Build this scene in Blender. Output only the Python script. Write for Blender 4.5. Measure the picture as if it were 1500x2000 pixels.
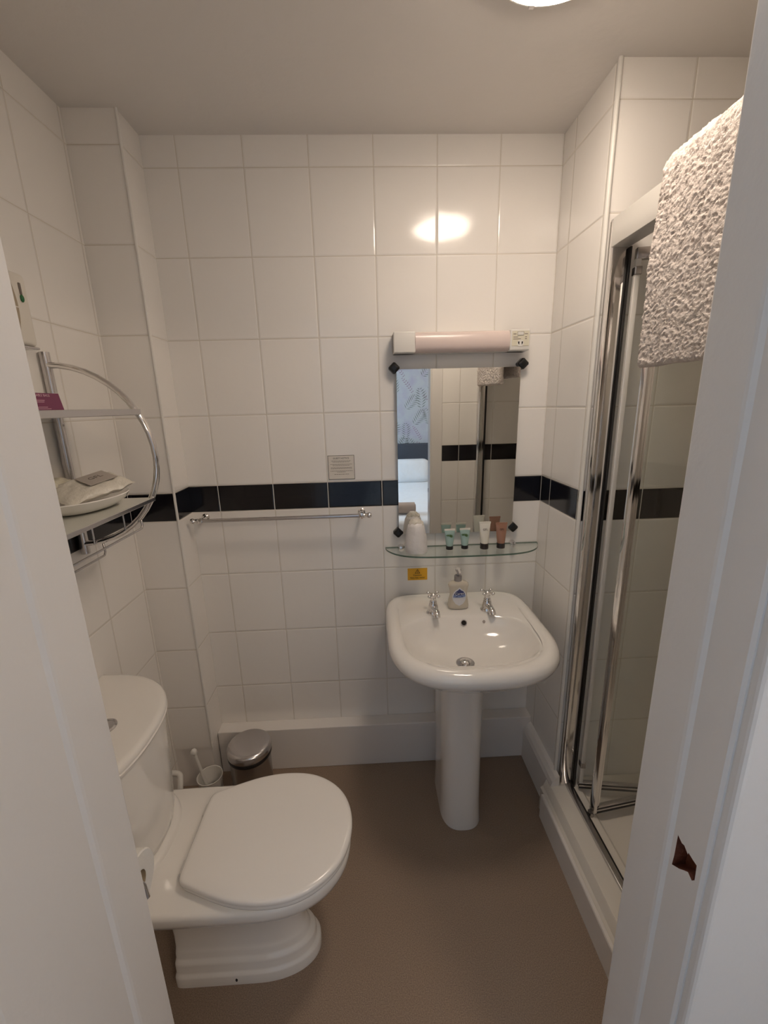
import bpy, bmesh, math, random
from math import sin, cos, pi, radians
from mathutils import Vector, Matrix, noise

for o in list(bpy.data.objects):
    bpy.data.objects.remove(o)
S = bpy.context.scene
COL = S.collection
V = Vector

# ------------------------------------------------------------------ camera
cd = bpy.data.cameras.new('camera')
cam = bpy.data.objects.new('camera', cd)
COL.objects.link(cam)
cd.sensor_fit = 'VERTICAL'
cd.sensor_height = 24.0
cd.lens = 24.0 * 819.23 / 2000.0
cd.clip_start = 0.01
RT = V((0.99881599, -0.04161226, -0.02520014))
UP = V((0.03464106, 0.24467435, 0.96898631))
FW = V((0.03415589, 0.96871197, -0.24582614))
m = Matrix.Identity(4)
for i in range(3):
    m[i][0], m[i][1], m[i][2] = RT[i], UP[i], -FW[i]
m.translation = V((-0.25185, -1.5501, 1.4989))
cam.matrix_world = m
S.camera = cam

# ------------------------------------------------------------------ light and exposure
S.view_settings.view_transform = 'Standard'
S.view_settings.look = 'None'
S.view_settings.gamma = 1.0
S.view_settings.use_curve_mapping = False
S.view_settings.exposure = 0.24
LAMP = 27.0
LAMP_COL = (1.0, 0.84, 0.69)
ROOM_FILL = 24.0  # strength of the added bedroom fill lamp
ROOM_FILL_COL = (1.0, 0.77, 0.56)
w = bpy.data.worlds.new('daylight_sky')
S.world = w
w.use_nodes = True
w.node_tree.nodes['Background'].inputs[0].default_value = (0.52, 0.74, 1.0, 1)
w.node_tree.nodes['Background'].inputs[1].default_value = 13.5
ld = bpy.data.lights.new('window_portal', 'AREA')
ld.shape = 'RECTANGLE'
ld.size, ld.size_y = 1.5, 1.4
ld.cycles.is_portal = True
lo = bpy.data.objects.new('window_portal', ld)
COL.objects.link(lo)
lo.location = (-2.47, -2.55, 1.55)
lo.rotation_euler = (0, -pi / 2, 0)      # faces +X, into the bedroom
S.cycles.max_bounces = 10
S.cycles.diffuse_bounces = 5
S.cycles.glossy_bounces = 6
S.cycles.transparent_max_bounces = 16
S.cycles.sample_clamp_indirect = 6.0
S.cycles.use_denoising = True

# ------------------------------------------------------------------ materials
def new_mat(name):
    mt = bpy.data.materials.new(name)
    mt.use_nodes = True
    return mt, mt.node_tree, mt.node_tree.nodes['Principled BSDF']

def pbr(name, col, rough=0.5, metal=0.0, coat=0.0, bump=None, var=None, trans=0.0, sss=0.0, spec=0.5):
    mt, nt, b = new_mat(name)
    b.inputs['Base Color'].default_value = (*col, 1)
    b.inputs['Roughness'].default_value = rough
    b.inputs['Metallic'].default_value = metal
    b.inputs['Coat Weight'].default_value = coat
    b.inputs['Coat Roughness'].default_value = 0.04
    b.inputs['Transmission Weight'].default_value = trans
    b.inputs['Specular IOR Level'].default_value = spec
    if sss:
        b.inputs['Subsurface Weight'].default_value = sss
        b.inputs['Subsurface Radius'].default_value = (0.01, 0.008, 0.006)
    if bump or var:
        tc = nt.nodes.new('ShaderNodeTexCoord')
        if bump:
            sc, dist, det = bump
            n = nt.nodes.new('ShaderNodeTexNoise')
            n.inputs['Scale'].default_value = sc
            n.inputs['Detail'].default_value = det
            nt.links.new(tc.outputs['Object'], n.inputs['Vector'])
            bp = nt.nodes.new('ShaderNodeBump')
            bp.inputs['Strength'].default_value = 1.0
            bp.inputs['Distance'].default_value = dist
            nt.links.new(n.outputs['Fac'], bp.inputs['Height'])
            nt.links.new(bp.outputs['Normal'], b.inputs['Normal'])
        if var:
            sc, c2, lo_, hi_ = var
            n = nt.nodes.new('ShaderNodeTexNoise')
            n.inputs['Scale'].default_value = sc
            n.inputs['Detail'].default_value = 6
            nt.links.new(tc.outputs['Object'], n.inputs['Vector'])
            mr = nt.nodes.new('ShaderNodeMapRange')
            mr.inputs['From Min'].default_value = lo_
            mr.inputs['From Max'].default_value = hi_
            nt.links.new(n.outputs['Fac'], mr.inputs['Value'])
            mx = nt.nodes.new('ShaderNodeMix')
            mx.data_type = 'RGBA'
            mx.inputs['A'].default_value = (*col, 1)
            mx.inputs['B'].default_value = (*c2, 1)
            nt.links.new(mr.outputs['Result'], mx.inputs['Factor'])
            nt.links.new(mx.outputs['Result'], b.inputs['Base Color'])
    return mt

def thin_glass(name, tint, base=0.06, rough=0.0):
    """clear pane: fresnel mix of see-through and mirror"""
    mt, nt, b = new_mat(name)
    nt.nodes.remove(b)
    out = nt.nodes['Material Output']
    tr = nt.nodes.new('ShaderNodeBsdfTransparent')
    tr.inputs[0].default_value = (*tint, 1)
    gl = nt.nodes.new('ShaderNodeBsdfGlossy')
    gl.inputs['Roughness'].default_value = rough
    gl.inputs['Color'].default_value = (0.95, 0.95, 0.95, 1)
    fr = nt.nodes.new('ShaderNodeFresnel')
    geo = nt.nodes.new('ShaderNodeNewGeometry')
    mr = nt.nodes.new('ShaderNodeMapRange')
    mr.inputs['To Min'].default_value = 1.35
    mr.inputs['To Max'].default_value = 1 / 1.35
    nt.links.new(geo.outputs['Backfacing'], mr.inputs['Value'])
    nt.links.new(mr.outputs['Result'], fr.inputs['IOR'])
    mx = nt.nodes.new('ShaderNodeMixShader')
    nt.links.new(fr.outputs[0], mx.inputs[0])
    nt.links.new(tr.outputs[0], mx.inputs[1])
    nt.links.new(gl.outputs[0], mx.inputs[2])
    nt.links.new(mx.outputs[0], out.inputs[0])
    return mt

def tile_mat(name, xoff, yoff, base=(0.87, 0.84, 0.80)):
    """glazed white 200 x 250 tiles with one black border course; positions in metres"""
    mt, nt, b = new_mat(name)
    N, L = nt.nodes, nt.links
    def M(op, a, c=None, d=None, clamp=False):
        n = N.new('ShaderNodeMath'); n.operation = op; n.use_clamp = clamp
        for i, v in enumerate((a, c, d)):
            if v is None: continue
            if isinstance(v, (int, float)): n.inputs[i].default_value = v
            else: L.new(v, n.inputs[i])
        return n.outputs[0]
    def MR(v, a, c, lo_, hi_, smooth=True):
        n = N.new('ShaderNodeMapRange')
        if smooth: n.interpolation_type = 'SMOOTHSTEP'
        L.new(v, n.inputs['Value'])
        for k, x in (('From Min', a), ('From Max', c), ('To Min', lo_), ('To Max', hi_)):
            n.inputs[k].default_value = x
        return n.outputs['Result']
    g = N.new('ShaderNodeNewGeometry')
    sp = N.new('ShaderNodeSeparateXYZ'); L.new(g.outputs['Position'], sp.inputs[0])
    sn = N.new('ShaderNodeSeparateXYZ'); L.new(g.outputs['True Normal'], sn.inputs[0])
    x, y, z = sp.outputs
    sel = M('GREATER_THAN', M('ABSOLUTE', sn.outputs[0]), 0.5)
    ux = M('SUBTRACT', x, xoff); uy = M('SUBTRACT', y, yoff)
    u = M('ADD', M('MULTIPLY', ux, M('SUBTRACT', 1.0, sel)), M('MULTIPLY', uy, sel))
    up = M('GREATER_THAN', z, 1.1785)
    zt = M('SUBTRACT', z, 1.228); zb = M('SUBTRACT', z, 1.129)
    zz = M('ADD', M('MULTIPLY', zt, up), M('MULTIPLY', zb, M('SUBTRACT', 1.0, up)))
    du = M('PINGPONG', u, 0.10125); dz = M('PINGPONG', zz, 0.12525)
    d = M('MINIMUM', du, dz)
    border = M('MULTIPLY', M('LESS_THAN', z, 1.2275), M('GREATER_THAN', z, 1.1295))
    tilefac = MR(d, 0.0009, 0.0016, 0.0, 1.0)
    # tile id for small setting differences between neighbours
    iu = M('FLOOR', M('DIVIDE', u, 0.2025)); iz = M('FLOOR', M('DIVIDE', zz, 0.2505))
    cx = N.new('ShaderNodeCombineXYZ')
    L.new(iu, cx.inputs[0]); L.new(iz, cx.inputs[1]); L.new(M('ADD', M('MULTIPLY', up, 7.0), sel), cx.inputs[2])
    wn = N.new('ShaderNodeTexWhiteNoise'); wn.noise_dimensions = '3D'; L.new(cx.outputs[0], wn.inputs['Vector'])
    sr = N.new('ShaderNodeSeparateColor'); L.new(wn.outputs['Color'], sr.inputs[0])
    t1 = M('MULTIPLY', M('SUBTRACT', sr.outputs[0], 0.5), M('MULTIPLY', u, 0.008))
    t2 = M('MULTIPLY', M('SUBTRACT', sr.outputs[1], 0.5), M('MULTIPLY', zz, 0.008))
    nz = N.new('ShaderNodeTexNoise'); nz.inputs['Scale'].default_value = 9.0; nz.inputs['Detail'].default_value = 3.0
    L.new(g.outputs['Position'], nz.inputs['Vector'])
    wob = M('MULTIPLY', nz.outputs['Fac'], 0.0011)
    h = M('ADD', M('ADD', MR(d, 0.0008, 0.0055, 0.0, 0.0009), wob), M('ADD', t1, t2))
    bp = N.new('ShaderNodeBump'); bp.inputs['Distance'].default_value = 1.0; bp.inputs['Strength'].default_value = 1.0
    L.new(h, bp.inputs['Height']); L.new(bp.outputs[0], b.inputs['Normal'])
    def mixc(f, a, c):
        n = N.new('ShaderNodeMix'); n.data_type = 'RGBA'
        L.new(f, n.inputs['Factor'])
        for k, v in (('A', a), ('B', c)):
            if isinstance(v, tuple): n.inputs[k].default_value = (*v, 1)
            else: L.new(v, n.inputs[k])
        return n.outputs['Result']
    tc = mixc(border, base, (0.006, 0.005, 0.007))
    gc = mixc(border, (0.66, 0.61, 0.53), (0.70, 0.68, 0.64))
    L.new(mixc(tilefac, gc, tc), b.inputs['Base Color'])
    L.new(MR(tilefac, 0, 1, 0.6, 0.13, False), b.inputs['Roughness'])
    b.inputs['Specular IOR Level'].default_value = 0.5
    return mt

TB = tile_mat('glazed_tiles_back', 0.0, -0.335)
TR = tile_mat('glazed_tiles_right', 0.6005, -0.08)
TL = tile_mat('glazed_tiles_left', 0.0, -0.335)
TF = tile_mat('glazed_tiles_front', 0.31, -0.0775)
TX = tile_mat('glazed_tiles_boxing', -1.068, 0.004)
PAINT = pbr('matt_white_paint', (0.74, 0.71, 0.68), 0.85, bump=(60, 0.0004, 3))
CEIL = pbr('ceiling_emulsion', (0.80, 0.765, 0.73), 0.9, bump=(25, 0.0012, 4))
GLOSSP = pbr('gloss_white_woodwork', (0.78, 0.75, 0.72), 0.32, bump=(70, 0.0005, 4))
TRIMP = pbr('white_painted_board', (0.80, 0.765, 0.73), 0.4, bump=(14, 0.0006, 2))
CERAM = pbr('white_glazed_ceramic', (0.85, 0.82, 0.775), 0.10, coat=0.5)
SEATP = pbr('white_seat_plastic', (0.85, 0.82, 0.78), 0.2, coat=0.2)
ACRYL = pbr('cream_white_acrylic', (0.78, 0.74, 0.67), 0.2)
CHROME = pbr('polished_chrome', (0.80, 0.78, 0.77), 0.10, 1.0)
CHROMES = pbr('satin_chrome', (0.62, 0.60, 0.60), 0.22, 1.0)
STEEL = pbr('brushed_steel', (0.42, 0.40, 0.39), 0.25, 1.0, bump=(120, 0.0001, 2))
SILVER = pbr('white_silver_frame', (0.72, 0.70, 0.66), 0.3, 0.25)
BLACK = pbr('black_plastic', (0.012, 0.011, 0.011), 0.35)
BLACKG = pbr('black_gloss_clip', (0.008, 0.008, 0.008), 0.25)
DARKH = pbr('dark_hole', (0.01, 0.008, 0.007), 0.8)
WHITEP = pbr('white_plastic', (0.76, 0.74, 0.70), 0.35)
CREAMP = pbr('cream_plastic', (0.72, 0.68, 0.55), 0.35)
PINKD = pbr('pinkish_diffuser', (0.74, 0.62, 0.58), 0.25, sss=0.0)
FLOORM = pbr('taupe_vinyl_floor', (0.345, 0.255, 0.190), 0.55, bump=(420, 0.0004, 2), var=(380, (0.215, 0.155, 0.112), 0.35, 0.65))
WOOD = pbr('bare_brown_wood', (0.16, 0.045, 0.02), 0.8, bump=(80, 0.003, 3))
GLASS = thin_glass('shower_glass', (0.975, 0.98, 0.97))
GLASSE = pbr('green_glass_edge', (0.10, 0.16, 0.12), 0.15)
SHELFG = thin_glass('shelf_glass', (0.955, 0.98, 0.965))
FROST = pbr('frosted_shelf_glass', (0.62, 0.62, 0.56), 0.15)
MIRR = pbr('mirror_silver', (0.90, 0.91, 0.89), 0.005, 1.0)
MIRE = pbr('mirror_edge', (0.25, 0.27, 0.25), 0.3, 0.5)
PAPER = pbr('paper', (0.72, 0.68, 0.62), 0.8)
INK = pbr('dark_ink', (0.03, 0.025, 0.02), 0.7)
GREYINK = pbr('grey_ink', (0.17, 0.14, 0.12), 0.7)
YELLOW = pbr('yellow_sticker', (0.80, 0.42, 0.02), 0.4)
PURPLE = pbr('purple_card', (0.17, 0.025, 0.08), 0.5)
PINKT = pbr('pale_pink_ink', (0.60, 0.35, 0.42), 0.6)
TEAL = pbr('teal_tube', (0.36, 0.50, 0.46), 0.25)
TUBEW = pbr('white_tube', (0.80, 0.77, 0.68), 0.25)
TUBEB = pbr('brown_tube', (0.36, 0.19, 0.13), 0.3)
CAPD = pbr('dark_brown_cap', (0.03, 0.022, 0.02), 0.35)
GREEN = pbr('green_leaf_print', (0.08, 0.16, 0.05), 0.5)
SOAP = pbr('cloudy_liquid_soap_bottle', (0.62, 0.56, 0.46), 0.12, coat=0.4)
PUMP = pbr('grey_pump', (0.33, 0.31, 0.31), 0.3, 0.3)
LABW = pbr('label_white', (0.70, 0.70, 0.72), 0.4)
NAVY = pbr('label_navy', (0.03, 0.04, 0.16), 0.4)
BLUE = pbr('label_blue', (0.20, 0.27, 0.50), 0.4)
WRAP = pbr('crinkled_clear_film', (0.70, 0.66, 0.58), 0.25, bump=(60, 0.004, 3))
SATIN = pbr('satin_soap_film', (0.62, 0.58, 0.46), 0.3, bump=(45, 0.003, 2))
FILM = pbr('frosted_film', (0.78, 0.75, 0.73), 0.3, bump=(40, 0.005, 3))
TOILETP = pbr('toilet_paper', (0.80, 0.78, 0.74), 0.95, bump=(150, 0.0006, 2))
TERRY = pbr('oatmeal_terry', (0.76, 0.69, 0.64), 0.95, bump=(420, 0.0016, 2), var=(200, (0.60, 0.53, 0.49), 0.3, 0.7))
FANP = pbr('ivory_fan_plastic', (0.74, 0.70, 0.63), 0.4)
LED = pbr('green_lens', (0.02, 0.12, 0.04), 0.2)
BEDW = pbr('white_bed_linen', (0.78, 0.80, 0.82), 0.9, bump=(6, 0.02, 3))
HEADB = pbr('dark_slate_headboard', (0.05, 0.055, 0.07), 0.85)
WALLP = pbr('blue_grey_wallpaper', (0.46, 0.48, 0.50), 0.8, var=(7, (0.42, 0.40, 0.48), 0.45, 0.65))
PLUM = pbr('plum_print', (0.24, 0.10, 0.17), 0.8)
FERN = pbr('fern_print', (0.13, 0.15, 0.12), 0.8)
BEDWALL = pbr('bedroom_wall_paint', (0.70, 0.69, 0.67), 0.85)
CARPET = pbr('bedroom_carpet', (0.30, 0.29, 0.30), 0.95)
TOWELB = pbr('tan_rolled_towel', (0.42, 0.33, 0.27), 0.95, bump=(200, 0.003, 2))
TOWELE = pbr('brown_towel_end', (0.24, 0.13, 0.06), 0.95)

def emis(name, col, s):
    mt, nt, b = new_mat(name)
    b.inputs['Base Color'].default_value = (0.8, 0.8, 0.8, 1)
    b.inputs['Emission Color'].default_value = (*col, 1)
    b.inputs['Emission Strength'].default_value = s
    return mt
LAMPM = emis('lit_opal_glass', LAMP_COL, LAMP)
ROOM_FILLM = emis('added_fill_lamp_glass', ROOM_FILL_COL, ROOM_FILL)

# ------------------------------------------------------------------ object helpers
ORG = {}

def tag(o, label=None, cat=None, group=None, kind=None):
    if label: o['label'] = label
    if cat: o['category'] = cat
    if group: o['group'] = group
    if kind: o['kind'] = kind
    return o

def thing(name, label, cat, loc=(0, 0, 0), group=None):
    o = bpy.data.objects.new(name, None)
    o.empty_display_size = 0.05
    COL.objects.link(o)
    o.location = loc
    ORG[o] = V(loc)
    return tag(o, label, cat, group)

def obj(name, bm, mats, parent=None, loc=None, smooth=None, label=None):
    """bm holds world coordinates; the mesh is stored relative to its thing"""
    org = ORG[parent] if parent else V(loc or (0, 0, 0))
    bmesh.ops.translate(bm, verts=bm.verts, vec=-org)
    bmesh.ops.recalc_face_normals(bm, faces=bm.faces)
    me = bpy.data.meshes.new(name)
    bm.to_mesh(me); bm.free()
    for mt in (mats if isinstance(mats, (list, tuple)) else [mats]):
        me.materials.append(mt)
    if smooth is not None:
        for p in me.polygons: p.use_smooth = True
        me.set_sharp_from_angle(angle=radians(smooth))
    o = bpy.data.objects.new(name, me)
    COL.objects.link(o)
    ORG[o] = org
    if parent: o.parent = parent
    else: o.location = org
    if label: o['label'] = label
    return o

def struct(name, bm, mats, parent=None, smooth=None, loc=None):
    o = obj(name, bm, mats, parent, loc, smooth)
    if not parent: o['kind'] = 'structure'
    return o

def nb(): return bmesh.new()

def box(bm, x0, x1, y0, y1, z0, z1, bev=0.0, seg=2, mi=0, rot=None, edges=None):
    n0 = set(bm.verts)
    r = bmesh.ops.create_cube(bm, size=1.0)
    vs = r['verts']
    for v in vs:
        v.co = V(((x0 + x1) / 2 + v.co.x * (x1 - x0), (y0 + y1) / 2 + v.co.y * (y1 - y0), (z0 + z1) / 2 + v.co.z * (z1 - z0)))
    fs = list({f for v in vs for f in v.link_faces})
    for f in fs: f.material_index = mi
    if bev:
        es = list({e for f in fs for e in f.edges})
        r = bmesh.ops.bevel(bm, geom=es, offset=bev, segments=seg, profile=0.5, affect='EDGES')
        for f in r['faces']: f.material_index = mi
    new = [v for v in bm.verts if v not in n0]
    if rot:
        c, R = rot
        for v in new: v.co = R @ (v.co - V(c)) + V(c)
    return new

def loft(bm, rings, cap0=True, cap1=True, mi=0, closed=True):
    vr = [[bm.verts.new(p) for p in r] for r in rings]
    n = len(rings[0])
    for a, b in zip(vr[:-1], vr[1:]):
        for i in range(n if closed else n - 1):
            j = (i + 1) % n
            f = bm.faces.new((a[i], a[j], b[j], b[i])); f.material_index = mi
    if cap0:
        f = bm.faces.new(list(reversed(vr[0]))); f.material_index = mi
    if cap1:
        f = bm.faces.new(vr[-1]); f.material_index = mi
    return vr

def circ(c, r, n=24, ax='Z', rx=None, ph=0.0):
    c = V(c); ry = r if rx is None else rx
    out = []
    for i in range(n):
        a = 2 * pi * i / n + ph
        p, q = r * cos(a), ry * sin(a)
        out.append(c + (V((p, q, 0)) if ax == 'Z' else V((p, 0, q)) if ax == 'Y' else V((0, p, q))))
    return out

def lathe(bm, c, prof, n=28, ax='Z', mi=0, cap0=True, cap1=True):
    rings = []
    for r, h in prof:
        cc = V(c) + (V((0, 0, h)) if ax == 'Z' else V((0, h, 0)) if ax == 'Y' else V((h, 0, 0)))
        rings.append(circ(cc, max(r, 1e-5), n, ax))
    loft(bm, rings, cap0, cap1, mi)

def tube(bm, pts, r, n=12, mi=0, caps=True, closed=False):
    pts = [V(p) for p in pts]
    rr = r if isinstance(r, (list, tuple)) else [r] * len(pts)
    rings = []
    prev = None
    N = len(pts)
    for i, p in enumerate(pts):
        if closed: t = pts[(i + 1) % N] - pts[i - 1]
        elif i == 0: t = pts[1] - p
        elif i == N - 1: t = p - pts[-2]
        else: t = (pts[i + 1] - p).normalized() + (p - pts[i - 1]).normalized()
        t.normalize()
        if prev is None:
            a = V((0, 0, 1)) if abs(t.z) < 0.9 else V((0, 1, 0))
            u = t.cross(a).normalized()
        else:
            u = (prev - t * prev.dot(t)).normalized()
        prev = u
        v = t.cross(u)
        rings.append([p + (u * cos(2 * pi * k / n) + v * sin(2 * pi * k / n)) * rr[i] for k in range(n)])
    if closed:
        rings.append(rings[0])
        loft(bm, rings, False, False, mi)
    else:
        loft(bm, rings, caps, caps, mi)

def sphere(bm, c, r, seg=16, sc=(1, 1, 1), mi=0):
    q = bmesh.ops.create_uvsphere(bm, u_segments=seg, v_segments=seg // 2 + 2, radius=r)
    for v in q['verts']:
        v.co = V((v.co.x * sc[0], v.co.y * sc[1], v.co.z * sc[2])) + V(c)
    for f in {f for v in q['verts'] for f in v.link_faces}: f.material_index = mi

def poly(bm, pts, mi=0):
    f = bm.faces.new([bm.verts.new(p) for p in pts]); f.material_index = mi
    return f

def prism(bm, pts, off, mi=0):
    off = V(off)
    a = [V(p) for p in pts]
    loft(bm, [a, [p + off for p in a]], True, True, mi)

def smooth_curve(pts, k=6, closed=False):
    P = [V(p) for p in pts]
    n = len(P); out = []
    rng = n if closed else n - 1
    for i in range(rng):
        p0 = P[i - 1] if (closed or i > 0) else P[0] * 2 - P[1]
        p1 = P[i]; p2 = P[(i + 1) % n]
        p3 = P[(i + 2) % n] if (closed or i + 2 < n) else P[-1] * 2 - P[-2]
        for s in range(k):
            t = s / k
            out.append(0.5 * ((2 * p1) + (p2 - p0) * t + (2 * p0 - 5 * p1 + 4 * p2 - p3) * t * t + (3 * p1 - p0 - 3 * p2 + p3) * t ** 3))
    if not closed: out.append(P[-1])
    return out

def text(name, body, size, mat, parent, loc, xdir, ydir, sx=1.0, ext=0.0002, align='CENTER'):
    """lettering laid on a surface: xdir reads along, ydir is up"""
    cu = bpy.data.curves.new(name, 'FONT')
    cu.body = body; cu.size = size; cu.extrude = ext
    cu.align_x = align; cu.align_y = 'CENTER'
    t = bpy.data.objects.new('tmp', cu); COL.objects.link(t)
    bpy.context.view_layer.update()
    me = bpy.data.meshes.new_from_object(t.evaluated_get(bpy.context.evaluated_depsgraph_get()))
    bpy.data.objects.remove(t)
    bm = nb(); bm.from_mesh(me)
    bpy.data.meshes.remove(me)
    X = V(xdir).normalized(); Y = V(ydir).normalized(); Z = X.cross(Y)
    for v in bm.verts:
        v.co = V(loc) + X * v.co.x * sx + Y * v.co.y + Z * v.co.z
    for f in bm.faces: f.material_index = 0
    return obj(name, bm, mat, parent)

# ================================================================== THE ROOM
CZ = 2.316
bm = nb(); box(bm, -1.3, 1.4, -1.19, 0.15, -0.08, 0.0)
struct('floor', bm, FLOORM)
bm = nb(); box(bm, -2.6, 2.6, -4.0, -1.19, -0.08, 0.0)
struct('floor_bedroom', bm, CARPET)
bm = nb(); box(bm, -1.3, 1.4, -1.08, 0.15, CZ, CZ + 0.1)
struct('ceiling', bm, CEIL)
bm = nb(); box(bm, -2.6, 2.6, -4.0, -1.08, 2.40, 2.50)
struct('ceiling_bedroom', bm, CEIL)
bm = nb(); box(bm, -1.2, 0.405, 0.0, 0.12, 0, CZ)
struct('wall_back', bm, TB)
bm = nb(); box(bm, -1.2, -1.065, -1.07, 0.0, 0, CZ)
struct('wall_left', bm, TL)
bm = nb(); box(bm, 0.405, 1.30, -0.30, 0.12, 0, CZ)
struct('wall_right', bm, TR)
bm = nb(); box(bm, 1.17, 1.30, -1.07, -0.30, 0, CZ)
struct('wall_shower_end', bm, TR)
# boxed-in pipe corner
bm = nb()
box(bm, -1.065, -0.915, -0.122, 0.0, 0.188, CZ)
box(bm, -1.065, -0.918, -0.118, 0.0, 0.0, 0.188, mi=1)
struct('wall_boxing', bm, [TX, TRIMP])
bm = nb()
tube(bm, [(-0.9155, -0.1215, 0.19), (-0.9155, -0.1215, CZ)], 0.0045, 8)
struct('trim_4', bm, WHITEP, smooth=60)
bm = nb()
tube(bm, [(0.4055, -0.3000, 0.13), (0.4055, -0.3000, CZ)], 0.0065, 8)
struct('trim_5', bm, WHITEP, smooth=60)
# wall with the doorway (bathroom side tiled, bedroom side painted)
bm = nb()
for x0, x1, z0, z1 in ((-1.2, -0.645, 0, CZ), (0.165, 1.30, 0, CZ), (-0.645, 0.165, 2.06, CZ)):
    box(bm, x0, x1, -1.265 if x0 < -1 else -1.18, -1.07, z0, z1)
for f in bm.faces:
    if f.calc_center_median().y < -1.12: f.material_index = 1
struct('wall_front', bm, [TF, PAINT])
bm = nb()
box(bm, -2.6, -1.2, -1.265, -1.08, 0, 2.4)
box(bm, 1.30, 2.6, -1.18, -1.08, 0, 2.4)
box(bm, -1.2, 1.30, -1.18, -1.17, CZ, 2.4)
struct('wall_bedroom_front', bm, PAINT)
# right door lining with stop, rebate and the cut-out left by a missing strike plate
def lining(side):
    s = side
    xf = 0.131 if s > 0 else -0.609
    bm = nb()
    y_out = -1.184 if s > 0 else -1.272
    prof = [(0.165 if s > 0 else -0.645, -1.062), (xf + s * 0.001, -1.062), (xf, -1.064), (xf, -1.124), (xf + s * 0.0008, -1.128), (xf + s * 0.0040, -1.133),
            (xf + s * 0.0042, y_out + 0.004), (xf + s * 0.0065, y_out), (0.165 if s > 0 else -0.645, y_out)]
    prism(bm, [V((x, y, 0)) for x, y in prof], (0, 0, 2.03))
    return bm
bm = lining(1)
tr1 = struct('trim_1', bm, [GLOSSP, WOOD])
cut = nb()
hole = [(-1.1395, .947), (-1.147, .943), (-1.151, .9445), (-1.158, .939), (-1.1585, .9425), (-1.166, .941), (-1.1725, .9405), (-1.1735, .918),
        (-1.170, .9125), (-1.163, .9165), (-1.158, .912), (-1.150, .904), (-1.1385, .8955), (-1.1395, .912)]
prism(cut, [V((0.12, y, z)) for y, z in hole], (0.033, 0, 0))
cutme = bpy.data.meshes.new('cut'); bmesh.ops.recalc_face_normals(cut, faces=cut.faces); cut.to_mesh(cutme); cut.free()
cutme.materials.append(WOOD)
cuto = bpy.data.objects.new('cut', cutme); COL.objects.link(cuto)
md = tr1.modifiers.new('strike_cutout', 'BOOLEAN'); md.object = cuto; md.solver = 'EXACT'; md.operation = 'DIFFERENCE'
try: md.material_mode = 'TRANSFER'
except Exception: pass
bpy.context.view_layer.update()
nm = bpy.data.meshes.new_from_object(tr1.evaluated_get(bpy.context.evaluated_depsgraph_get()))
tr1.modifiers.clear(); tr1.data = nm
bpy.data.objects.remove(cuto)
struct('trim_2', lining(-1), GLOSSP)
bm = nb(); box(bm, -0.645, 0.165, -1.184, -1.062, 2.03, 2.06)
struct('trim_3', bm, GLOSSP)
# architraves: bathroom side right, bedroom side right and over the door
bm = nb()
box(bm, 0.138, 0.203, -1.07, -1.054, 0, 2.045, 0.004)
box(bm, -0.645, 0.203, -1.07, -1.054, 2.045, 2.11, 0.004)
struct('trim_6', bm, GLOSSP)
bm = nb()
box(bm, 0.1395, 0.275, -1.198, -1.18, 0, 2.045, 0.006, 3)
box(bm, -0.70, 0.275, -1.198, -1.18, 2.045, 2.12, 0.005, 3)
struct('trim_7', bm, GLOSSP)
# bathroom door, open at a right angle into the bedroom
bm = nb(); box(bm, -0.650, -0.6130, -2.010, -1.274, 0.008, 2.02, 0.002, 1)
door = struct('door_1', bm, GLOSSP, loc=(-0.63, -1.274, 0))
bm = nb()
lathe(bm, (-0.613, -1.96, 1.0), [(0.025, 0.0), (0.025, 0.006), (0.010, 0.010), (0.010, 0.035)], 20, 'X')
tube(bm, [(-0.578, -1.96, 1.0), (-0.572, -1.94, 1.0), (-0.572, -1.85, 1.0)], 0.008, 10)
struct('door_handle', bm, CHROMES, door, 40)
# boxed ledge along the back wall and skirting on the right
bm = nb()
box(bm, -0.915, 0.405, -0.0585, 0.0, 0.0, 0.1985, 0.003, 2)
struct('baseboard_back', bm, TRIMP)
bm = nb()
prism(bm, [V((0.405, -0.3350, z)) if False else V((x, -0.058, z)) for x, z in ((0.405, 0), (0.374, 0), (0.374, 0.135), (0.380, 0.150), (0.392, 0.166), (0.405, 0.176))], (0, -0.277, 0))
struct('baseboard_right', bm, TRIMP)

# bedroom shell
bm = nb()
box(bm, -2.6, -2.5, -4.0, -3.30, 0, 2.4)
box(bm, -2.6, -2.5, -1.80, -1.08, 0, 2.4)
box(bm, -2.6, -2.5, -3.30, -1.80, 0, 0.85)
box(bm, -2.6, -2.5, -3.30, -1.80, 2.25, 2.4)
struct('wall_bedroom_left', bm, BEDWALL)
bm = nb(); box(bm, 2.5, 2.6, -4.0, -1.08, 0, 2.4)
struct('wall_bedroom_right', bm, BEDWALL)
bm = nb()
box(bm, -2.58, -2.52, -3.30, -3.24, 0.85, 2.25); box(bm, -2.58, -2.52, -1.86, -1.80, 0.85, 2.25)
box(bm, -2.58, -2.52, -3.24, -1.86, 0.85, 0.91); box(bm, -2.58, -2.52, -3.24, -1.86, 2.19, 2.25)
box(bm, -2.57, -2.53, -2.57, -2.53, 0.91, 2.19)
win = struct('window_1', bm, GLOSSP)
bm = nb(); box(bm, -2.553, -2.547, -3.24, -1.86, 0.91, 2.19)
struct('window_pane', bm, thin_glass('window_glass', (0.95, 0.97, 0.97)), win)
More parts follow.
